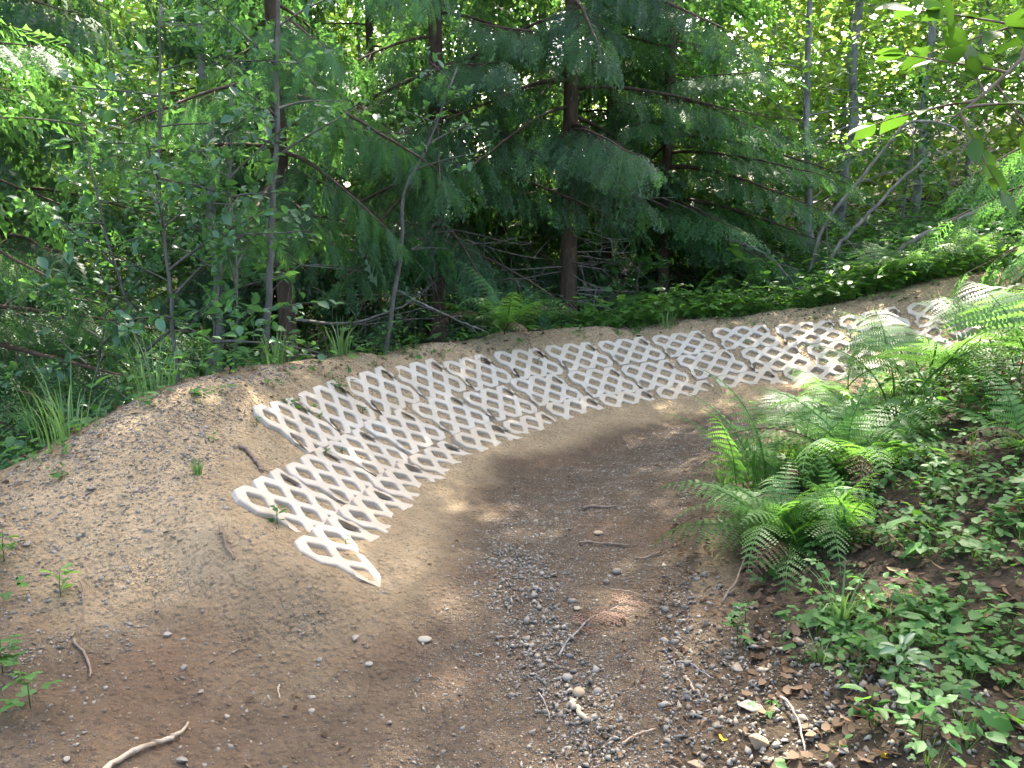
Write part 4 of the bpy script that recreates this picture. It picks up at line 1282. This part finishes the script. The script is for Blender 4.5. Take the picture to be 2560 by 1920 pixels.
# dark cedar in the middle, trunk bare at the foot, one long limb sweeping down
conifer('cedar_tree', 'tall dark cedar with a straight bare lower trunk behind the ferns', G(.68, 10.0), 15, .105, 52, 2.1, 2.6, 101, CEDAR, 'cedar', .28, .40, .12, .60,
        dead=24, dead_z=(.3, 2.4), dead_len=(.6, 1.9), tipmat='cedar_tip', ptip=.20,
        extra=[((0, 0, 3.75), (-.93, -.30, -.16), 3.6, .22, .0), ((0, 0, 3.2), (-.75, -.65, .05), 2.0, .5, .1), ((0, 0, 2.35), (.5, -.85, .1), 1.5, .6, .1), ((0, 0, 2.7), (.3, -.95, .1), 1.6, .55, .1),
               ((0, 0, 4.2), (.6, -.8, .1), 2.4, .6, .1), ((0, 0, 4.0), (.05, -1, .1), 2.2, .6, .1)])
conifer('hemlock_tree', 'green hemlock with tiered drooping boughs right of the dark cedar', G(2.0, 11.0), 14.5, .075, 58, 1.25, 2.2, 102, HEM, 'hemlock', .30, .30, .05, .30, tipmat='cedar_tip', ptip=.24,
        extra=[((0, 0, z), (math.cos(a), math.sin(a), .08), L, .42, .05) for z, a, L in ((1.45, -1.0, 1.7), (1.7, -.35, 2.2), (2.1, -.8, 2.2), (2.5, -.2, 2.4), (2.9, -1.2, 2.0), (1.4, -.15, 1.9))])
conifer('cedar_tree', 'near cedar with light green hanging sprays behind the left saplings', G(-2.15, 7.9), 9.5, .095, 34, 1.9, 1.9, 103, CEDAR_FINE, 'cedar', .26, .45, .10, .70, tipmat='cedar_tip', ptip=.5,
        dead=5, extra=[((0, 0, 2.6), (.75, -.65, .05), 1.5, .6, .1), ((0, 0, 3.1), (.9, -.4, .1), 1.7, .6, .1), ((0, 0, 3.5), (.5, -.85, .1), 1.4, .6, .1), ((0, 0, 2.2), (.6, -.75, .0), 1.0, .5, .1)])
conifer('cedar_tree', 'dark cedar hanging between the two middle trunks', G(-.85, 9.7), 14, .10, 50, 1.7, 2.1, 104, CEDAR, 'cedar', .28, .45, .1, .65, tipmat='cedar_tip', ptip=.14, dead=24, dead_z=(.3, 2.0), dead_len=(.6, 2.0),
        extra=[((0, 0, 2.0), (.4, -.9, .05), 1.5, .6, .1), ((0, 0, 2.5), (-.4, -.9, .05), 1.5, .6, .1), ((0, 0, 3.1), (.1, -1, .05), 1.8, .6, .1)])
conifer('hemlock_tree', 'dark conifer filling the left frame edge with brighter bough tips', G(-4.55, 6.3), 8.5, .09, 42, .2, 2.0, 105, HEM, 'hemlock', .28, .32, .05, .35, tipmat='cedar_tip', ptip=.30,
        extra=[((0, 0, 1.35), (.96, -.25, .05), 2.1, .22, .05), ((0, 0, 1.6), (.98, -.1, .05), 1.8, .2, .05), ((0, 0, .9), (.9, -.4, .0), 1.6, .3, .05), ((0, 0, 1.15), (.85, -.5, .05), 1.6, .2, .05)])
conifer('cedar_tree', 'shadowed conifer at the upper left behind the frame-edge conifer', G(-5.6, 9.2), 11.0, .11, 42, 1.2, 2.3, 106, COARSE, 'cedar', .34, .5, .1, .7, dead=10)
conifer('cedar_tree', 'dark cedar deep in the wood behind the left saplings', G(-3.6, 12.2), 12., .11, 40, 1.6, 2.2, 107, COARSE, 'cedar', .36, .5, .1, .8, dead=10, dead_len=(.8, 2.4))
conifer('hemlock_tree', 'sunlit hemlock reaching in at the right frame edge', G(5.25, 6.9), 6.0, .08, 26, .9, 1.7, 108, HEM, 'hemlock', .30, .45, .05, .55, tipmat='cedar_tip', ptip=.55,
        extra=[((0, 0, 1.9), (-.95, -.2, .05), 1.7, .45, .05), ((0, 0, 1.5), (-.98, .1, .1), 1.7, .5, .05), ((0, 0, 1.2), (-.9, -.4, .05), 1.5, .4, .05), ((0, 0, 1.7), (-.8, -.6, .1), 1.6, .4, .05)])
conifer('cedar_tree', 'dark young cedar low behind the middle of the berm crest', G(-.15, 11.6), 6.0, .07, 26, .8, 1.7, 109, CEDAR, 'cedar', .30, .5, .1, .7, dead=10)

DK = [(-7.4, 11.2, 9.5, 'shaded conifer behind the left frame edge in the dark wood'), (-2.1, 12.9, 10.5, 'dark conifer closing the gap behind the two grey saplings'), (.45, 13.0, 10, 'dark conifer right behind the straight cedar trunk'),
      (2.3, 12.9, 9.5, 'dark conifer behind the tiered hemlock'), (-1.1, 11.4, 5.0, 'young shaded conifer low between the middle trunks'), (-3.0, 10.9, 5.5, 'young shaded conifer behind the pale alder trunk'), (1.35, 11.9, 5.0, 'young conifer under the tiered hemlock boughs')]
for i, (x, y, h, lb) in enumerate(DK):
    conifer('dark_conifer', lb, G(x, y), h, .08, 30, .35, 1.9, 130 + i, [COARSE[0], COARSE[1]], 'cedar', .34, .4, .1, .5, dead=5, dens=.8, group='dark conifers deeper in the wood')

# slim saplings and broad-leaved trees
broad_tree('sapling_tree', 'slim grey-brown sapling leaning up from the crest left of the pavers', 'tree', G(-1.83, 5.95), [(0, 0, -.1), (.08, .02, .7), (.14, .05, 1.35), (.20, .1, 2.2), (.22, .2, 3.6)], .030, .012,
           'bark_grey', 'broad', 10, .55, .9, 201, OVAL, .062, (0, 50), per_twig=6, twigs=5)
broad_tree('sapling_tree', 'thin bent grey sapling on the crest above the third paver column', 'tree', G(-1.16, 7.25), [(0, 0, -.1), (.10, 0, .5), (.20, 0, 1.1), (.24, 0, 1.55), (.40, .05, 1.85), (.70, .1, 2.6)], .023, .008,
           'bark_grey', 'broad', 8, .72, .7, 202, OVAL, .06, (0, 45), per_twig=5, twigs=5)
broad_tree('broadleaf_shrub', 'tall leafy shrub with thin dark stems and rounded blue-green leaves', 'shrub', G(-2.35, 5.75), [(0, 0, -.1), (-.02, 0, .9), (-.05, .05, 1.8), (.02, .1, 2.9)], .018, .007,
           'bark_grey', 'broad', 20, .22, .85, 203, OVAL, .066, (5, 50), stems=[[(.05, .05, -.1), (.25, .1, .8), (.38, .15, 1.7), (.45, .2, 2.6)], [(-.08, .05, -.1), (-.35, .1, .8), (-.55, .2, 1.6), (-.7, .3, 2.4)]], per_twig=7, twigs=6)
broad_tree('broadleaf_shrub', 'small shrub with a bright leafy tip before the near cedar', 'shrub', G(-2.02, 5.75), [(0, 0, -.1), (.10, 0, .6), (.12, 0, 1.2), (.10, 0, 1.85)], .012, .004,
           'bark_grey', 'broad', 12, .35, .45, 204, OVAL, .066, (10, 55), per_twig=6, twigs=4)
broad_tree('broadleaf_shrub', 'low spreading shrub of blue-green leaves at the lower left', 'shrub', G(-3.15, 5.9), [(0, 0, -.1), (.1, 0, .5), (.2, 0, 1.0), (.3, 0, 1.4)], .014, .005,
           'bark_grey', 'broad', 14, .1, .85, 205, OVAL, .064, (0, 45), stems=[[(0, .1, -.1), (-.2, .2, .4), (-.5, .3, .9)]], per_twig=7, twigs=6)
broad_tree('alder_tree', 'pale mottled alder trunk deep among the left foliage', 'tree', G(-3.35, 9.3), [(0, 0, -.1), (.03, 0, 1.5), (.05, 0, 3), (.1, 0, 6.5)], .075, .03, 'bark_alder', 'broad', 22, .38, 1.5, 206, OVAL, .075, (5, 50), per_twig=8, twigs=7)
broad_tree('alder_tree', 'slim pale alder with a curved foot on the bright hillside', 'tree', G(4.15, 11.2), [(0, 0, -.1), (-.22, 0, .7), (-.28, 0, 1.5), (-.32, .1, 3), (-.3, .2, 6), (-.5, .1, 11.5)], .065, .02, 'bark_alder', 'broad_lit', 46, .2, 1.8, 207, OVAL, .072, (0, 50), per_twig=8, twigs=7)
broad_tree('alder_tree', 'straight alder rising behind the leaning dead trunks', 'tree', G(5.9, 12.4), [(0, 0, -.1), (.02, 0, 2), (.0, 0, 4), (.1, 0, 7), (-.2, -.6, 11)], .07, .02, 'bark_alder', 'broad_lit', 44, .2, 2.0, 208, OVAL, .075, (0, 50), per_twig=8, twigs=7)
broad_tree('alder_tree', 'crooked grey alder near the right frame edge of the hillside', 'tree', G(6.6, 11.0), [(0, 0, -.1), (.12, 0, .8), (-.05, 0, 1.6), (.1, 0, 3), (.2, 0, 6), (-.6, 0, 10.5)], .055, .02, 'bark_grey', 'broad_lit', 40, .22, 1.9, 209, OVAL, .072, (0, 50), per_twig=8, twigs=7)
broad_tree('maple_shrub', 'bright lobed-leaf bush on the slope behind the far pavers', 'shrub', G(3.3, 11.3), [(0, 0, -.1), (.05, 0, .6), (.15, 0, 1.2), (.2, 0, 1.9)], .018, .006, 'bark_grey', 'maple', 16, .15, .9, 210, LOBED, .095, (0, 45), stems=[[(0, 0, -.1), (-.3, .1, .5), (-.6, .2, 1.1)]], per_twig=7, twigs=6)
broad_tree('maple_shrub', 'lobed-leaf bush under the hemlock boughs', 'shrub', G(2.75, 11.2), [(0, 0, -.1), (.05, 0, .6), (.1, 0, 1.2), (.2, 0, 1.7)], .018, .006, 'bark_grey', 'maple', 16, .12, 1.0, 211, LOBED, .095, (0, 45), stems=[[(0, 0, -.1), (.3, .1, .5), (.6, .2, 1.1)]], per_twig=7, twigs=6)
broad_tree('maple_shrub', 'lobed-leaf bush beside the fallen log on the slope', 'shrub', G(5.0, 10.9), [(0, 0, -.1), (.05, 0, .7), (.1, 0, 1.4), (.2, 0, 2.2)], .02, .006, 'bark_grey', 'maple', 18, .12, 1.0, 212, LOBED, .09, (0, 45), per_twig=7, twigs=6)
broad_tree('maple_shrub', 'leafy bush at the left foot of the dark cedar trunk', 'shrub', G(-.5, 10.6), [(0, 0, -.1), (.05, 0, .4), (.1, 0, .9)], .014, .005, 'bark_grey', 'maple', 10, .1, .7, 213, LOBED, .08, (0, 40), per_twig=6, twigs=5)
broad_tree('maple_shrub', 'leafy bush between the straight cedar trunk and the crest', 'shrub', G(.25, 9.6), [(0, 0, -.1), (.05, 0, .35), (.1, 0, .7)], .012, .005, 'bark_grey', 'maple', 12, .1, .6, 215, SIX, .075, (0, 45), per_twig=7, twigs=5)
broad_tree('maple_shrub', 'leafy bush under the boughs right of the straight cedar trunk', 'shrub', G(1.45, 10.1), [(0, 0, -.1), (.05, 0, .5), (.1, 0, 1.0)], .012, .005, 'bark_grey', 'maple', 14, .1, .7, 216, SIX, .08, (0, 45), per_twig=7, twigs=5)
broad_tree('maple_shrub', 'leafy bush behind the foot of the thin bent sapling', 'shrub', G(-1.5, 8.6), [(0, 0, -.1), (.05, 0, .35), (.1, 0, .7)], .012, .005, 'bark_grey', 'broad', 12, .1, .6, 217, SIX, .07, (0, 45), per_twig=7, twigs=5)
broad_tree('maple_shrub', 'bright leafy bush behind the crest under the hemlock tips', 'shrub', G(2.7, 9.7), [(0, 0, -.1), (.05, 0, .35), (.1, 0, .8)], .012, .005, 'bark_grey', 'broad_lit', 14, .1, .7, 218, SIX, .08, (0, 45), per_twig=7, twigs=5)
broad_tree('broadleaf_shrub', 'shaded leafy bush behind the gravelly mound', 'shrub', G(-3.3, 7.2), [(0, 0, -.1), (.05, 0, .5), (.1, 0, 1.0)], .014, .005, 'bark_grey', 'broad', 14, .1, .8, 214, OVAL, .07, (0, 40), per_twig=7, twigs=6)

for i, (x, y, lb) in enumerate(((5.0, 12.9, 'tall thin alder added for shade, its high crown unseen, behind the arching dead trunk'), (1.5, 13.6, 'tall alder added for shade behind the dark cedar and hemlock'))):
    broad_tree('alder_tree', lb, 'tree', G(x, y), [(0, 0, -.1), (.08, 0, 3), (.0, .1, 7), (-.1, .1, 11), (.1, 0, 16)], .075, .03, 'bark_alder', 'broad_lit', 60, .66, 2.6, 240 + i, QUAD, .15, (-5, 45), 'tall alders added for shade behind the bend', per_twig=12, twigs=8)  # added alders; crowns held high out of view to shade the near bank

# slender trunks standing in the sunlit wood behind
frng = np.random.default_rng(300)
FT = [(-7.6, 13.2, 'pale trunk at the far left in the sunlit wood'), (-6.4, 14.0, 'slim trunk catching light behind the shadowed conifer'), (-4.9, 13.6, 'leaning slim trunk in the bright gap at upper left'),
      (-2.4, 14.6, 'thin trunk in the bright gap left of the near cedar'), (1.6, 14.8, 'slim trunk glimpsed through the hemlock'), (3.1, 14.2, 'thin straight trunk right of the hemlock boughs'),
      (4.5, 15.5, 'slender trunk behind the curved-foot alder'), (7.6, 14.2, 'thin trunk at the far right of the sunlit wood'), (8.6, 12.6, 'slim trunk at the top right beside the overhanging branch'), (6.2, 16.2, 'far thin trunk between the two hillside alders')]
for i, (x, y, lb) in enumerate(FT):
    ln = frng.normal(0, .35, 2)
    broad_tree('alder_tree', lb, 'tree', G(x, y), [(0, 0, -.1), (ln[0] * .4, 0, 2.2), (ln[0], ln[1], 4.5), (ln[0] * 1.4, ln[1], 7.5)], frng.uniform(.035, .065), .02, 'bark_alder', 'far', 24, .22, 1.9, 301 + i, QUAD, .105, (-5, 50), 'slender trees in the sunlit wood', per_twig=9, twigs=7)

# the far wood: leaf masses that read as one
def far_mass(name, label, n, box, clumps, size, mat, seed, flat=1.0):
    rng = np.random.default_rng(seed)
    cx_ = rng.uniform(box[0], box[1], clumps); cy_ = rng.uniform(box[2], box[3], clumps)
    cz = rng.uniform(0, 1, clumps) ** .9 * (box[5] - box[4]) + box[4]
    k = rng.integers(0, clumps, n)
    p = np.c_[cx_[k], cy_[k], cz[k]] + rng.normal(0, 1, (n, 3)) * [.85, .85, .42]
    p[:, 2] += base_z(p[:, 0], p[:, 1])
    R = frames(rng.normal(0, 1, (n, 3)) * [1, 1, .5], np.c_[rng.normal(0, .5, (n, 2)), np.ones(n)])
    mb = MB()
    scatter(mb, QUAD, p, R, size * np.exp(rng.normal(0, .25, n)), rng.uniform(0, 1, n))
    return tag(mb.build(name, M[mat]), label, None, None, 'stuff')
far_mass('distant_foliage', 'sunlit yellow-green foliage of the wood far behind', 80000, (-16, 18, 15.5, 21, .2, 9.5), 480, .20, 'far', 401)
far_mass('distant_treetops', 'pale hazy treetops farthest behind the wood', 36000, (-28, 32, 25, 34, 1.5, 17), 420, .52, 'far', 403)
far_mass('middle_foliage', 'shaded leafy middle layer of the wood behind the left trees', 16000, (-9, -2.2, 12.2, 15, .3, 6.5), 110, .12, 'broad', 404)
far_mass('slope_foliage', 'leafy middle layer of the wood above the bright slope', 5500, (2.6, 10, 12.6, 15.5, .3, 6.5), 60, .12, 'broad_lit', 405)
far_mass('distant_understorey', 'leafy understorey closing the view low in the wood', 32000, (-13, 16, 13.0, 18, .1, 3.0), 380, .14, 'far', 402)

# ------------------------------------------------------------------ dead wood on the right and in the thicket
M['grey_deadwood'] = bark_material('bleached_dead_wood', (.10, .082, .064), (.33, .29, .24), 20)
def dead_branch(name, label, pts, r0, r1, mat, seed, twigs=8, tl=.5, drop=.25, cat='dead branch'):
    rng = np.random.default_rng(seed)
    P = np.array(pts, float)
    b = P[0].copy()
    tr = spline(P - b, 22)
    tr[1:-1] += rng.normal(0, r0 * .3, (20, 3))
    mb = MB()
    tube(mb, tr, np.linspace(r0, r1, 22), 8, .5, True, .08, rng)
    o = mb.build(name, mat, None, True)
    o.location = b
    if twigs:
        m2 = MB()
        for k in range(twigs):
            i = int(rng.integers(5, 21))
            q = limb(tr[i], norm(tr[min(i + 1, 21)] - tr[i - 1]) * .5 + rng.normal(0, .7, 3), rng.uniform(.4, 1) * tl, 7, rng, drop)
            tube(m2, q, np.linspace(.006, .0015, 7), 4, .5, False)
            for j in range(3):
                z = int(rng.integers(2, 7))
                tube(m2, limb(q[z], rng.normal(0, .7, 3) + [0, 0, -.4], rng.uniform(.1, .35), 5, rng, .2), np.linspace(.0025, .0008, 5), 3, .5, False)
        tag(m2.build('twigs', mat, o), kind='stuff')
    return tag(o, label, cat, 'dead wood lying and leaning in the thicket')
dead_branch('leaning_dead_trunk', 'thin dead trunk arching over at its top on the slope', [(3.66, 10.25, .68), (3.68, 10.2, 1.15), (3.8, 10.2, 1.6), (4.15, 10.1, 2.09), (4.52, 10.0, 2.68), (4.87, 9.9, 2.73), (5.12, 9.8, 2.61), (5.28, 9.7, 2.40)], .030, .007, M['grey_deadwood'], 1, 16, .9, .7, 'dead trunk')
dead_branch('leaning_dead_trunk', 'straight broken dead trunk leaning right below the arching one', [(3.72, 10.05, .70), (3.84, 10.0, 1.22), (4.24, 10.0, 1.71), (4.81, 10.0, 2.31)], .028, .016, M['grey_deadwood'], 2, 12, .7, .6, 'dead trunk')
dead_branch('fallen_log', 'long thin fallen log slanting up the hillside', [(4.05, 9.5, .92), (4.14, 9.6, 1.02), (4.77, 9.8, 1.42), (5.5, 10.0, 1.72), (6.4, 10.2, 2.02)], .042, .022, M['grey_deadwood'], 3, 6, .5, .2, 'log')
dead_branch('fallen_branch', 'short fallen branch sloping down under the hemlock boughs', [(2.62, 10.05, 1.40), (3.01, 9.8, 1.2), (3.34, 9.58, .80)], .018, .010, M['dead_wood'], 4, 4, .4, .2)
dead_branch('fallen_branch', 'bare grey branch sloping into the fern on the crest', [(-1.2, 8.35, .93), (-.76, 8.2, .73), (-.25, 8.05, .52)], .014, .008, M['dead_wood'], 5, 4, .4, .2)
dead_branch('dead_limb', 'long curved dead limb between the two grey saplings', [(-2.3, 8.75, 1.68), (-1.68, 8.8, 1.4), (-1.01, 8.9, 1.4), (-.86, 9.6, 1.60)], .020, .010, M['dead_wood'], 6, 10, .7, .3)
dead_branch('dead_limb', 'lower curved dead limb just under the long one', [(-2.14, 8.55, 1.5), (-1.46, 8.6, 1.24), (-.99, 8.75, 1.34), (-.86, 9.62, 1.5)], .016, .008, M['dead_wood'], 7, 10, .7, .3)
dead_branch('dead_limb', 'dead limb drooping low behind the grey sapling feet', [(-2.4, 8.5, .62), (-1.7, 8.6, .55), (-1.1, 8.8, .75), (-.87, 9.62, .95)], .016, .007, M['dead_wood'], 8, 10, .7, .3)
dead_branch('fallen_branch', 'pale bare branch slanting down at the lower left', [(-4.45, 6.35, .95), (-4.04, 6.4, .72), (-3.69, 6.2, .55), (-3.1, 5.9, .12)], .013, .006, M['dead_wood'], 9, 9, .7, .15)
dead_branch('fallen_branch', 'second pale bare branch above the slanting one at lower left', [(-4.5, 6.4, 1.1), (-3.97, 6.4, .91), (-3.54, 6.25, .76), (-2.75, 5.9, .25)], .012, .005, M['dead_wood'], 10, 9, .6, .15)


# ------------------------------------------------------------------ the branch hanging into the picture at the upper right
def overhang():
    t = thing('overhanging_tree', 'near leafy branch hanging in at the upper right corner', 'tree', G(2.75, 2.5))
    rng = np.random.default_rng(500)
    z0 = t.location[2]
    mt, mw, ml = MB(), MB(), MB()
    tube(mt, spline(np.array([(0, 0, -.1), (.03, 0, 1.2), (-.05, .05, 2.4), (.1, 0, 3.8)]), 12), np.linspace(.05, .02, 12), 8, .5, True, .05, rng)
    mt.build('trunk', M['bark_grey'], t, True)
    o = np.array(t.location)
    main = spline(np.array([(2.74, 2.5, 2.45), (2.0, 2.35, 2.36), (1.50, 2.2, 2.13), (1.32, 2.15, 1.98), (1.16, 2.1, 1.84), (1.06, 2.08, 1.765)]) - o, 24)
    tube(mw, main, np.linspace(.011, .002, 24), 6, .5, True)
    subs = [(9, (-.5, .0, -.35), .36), (11, (-.2, -.2, .35), .34), (12, (.35, .1, -.5), .32), (14, (-.75, .1, .25), .34), (15, (.5, -.1, -.3), .30), (17, (-.6, 0, .15), .26), (18, (.5, .1, -.45), .28), (20, (-.6, .1, -.05), .22), (22, (.3, -.1, -.5), .20), (8, (.1, .1, .6), .5), (10, (.6, 0, -.3), .45), (6, (-.3, -.1, .5), .5), (7, (.2, .1, -.6), .4), (13, (.8, .1, .1), .4), (16, (.2, .2, .5), .32), (19, (-.2, .1, .45), .24), (12, (-.6, .1, -.1), .34), (10, (-.7, -.1, .1), .42), (5, (-.5, .1, -.4), .5), (4, (-.2, 0, -.7), .5), (21, (.6, .1, .1), .25), (14, (.4, 0, .4), .36)]
    P, D = [], []
    for i, d, L in subs:
        br = limb(main[i], d, L, 7, rng, .12)
        tube(mw, br, np.linspace(.004, .0012, 7), 4, .5, False)
        for k in range(1, 7):
            sd = 1 if k % 2 else -1
            tg = norm(br[k] - br[k - 1])
            P.append(br[k]); D.append(tg * .6 + np.cross([0, 0, 1], tg) * .8 * sd + rng.normal(0, .2, 3))
        P.append(br[-1]); D.append(br[-1] - br[-2])
    P, D = np.array(P), np.array(D)
    R = frames(D, np.c_[rng.normal(0, .35, (len(P), 2)), np.ones(len(P))])
    scatter(ml, leaf_oval(.58, .06, .10), P, R, rng.uniform(.060, .098, len(P)), rng.uniform(0, 1, len(P)))
    tag(mw.build('branches', M['stick_brown'], t), kind='stuff')
    ml.build('crown', M['overhang'], t)
overhang()

# a dead cedar twig with russet sprays lying on the trail
def dead_frond():
    t = thing('dead_cedar_twig', 'grey twig with russet dead cedar sprays lying on the trail', 'twig', on_ground(.17, 2.75))
    o = np.array(t.location)
    pts = np.array([(.17, 2.75), (.20, 2.85), (.25, 2.94), (.31, 3.02), (.39, 3.08), (.48, 3.16)])
    p = spline(pts, 20)
    P = np.c_[p, ground_z(p[:, 0], p[:, 1]) + .012] - o
    mb = MB(); tube(mb, P, np.linspace(.005, .0015, 20), 5, .5, True)
    mb.build('stem', M['dead_wood'], t)
    rng = np.random.default_rng(9)
    ml = MB()
    idx = np.arange(8, 20)
    d = P[idx] - P[idx - 1]
    sd = np.where(np.arange(len(idx)) % 2, 1, -1)[:, None]
    X = norm(d) * .8 + np.cross([0, 0, 1.0], norm(d)) * sd * .7
    scatter(ml, CEDAR_FINE[0], P[idx] + [0, 0, .006], frames(X, np.c_[rng.normal(0, .08, (len(idx), 2)), np.ones(len(idx))]), rng.uniform(.16, .24, len(idx)), rng.uniform(0, 1, len(idx)))
    ml.build('spray', M['dead_needle'], t)
dead_frond()
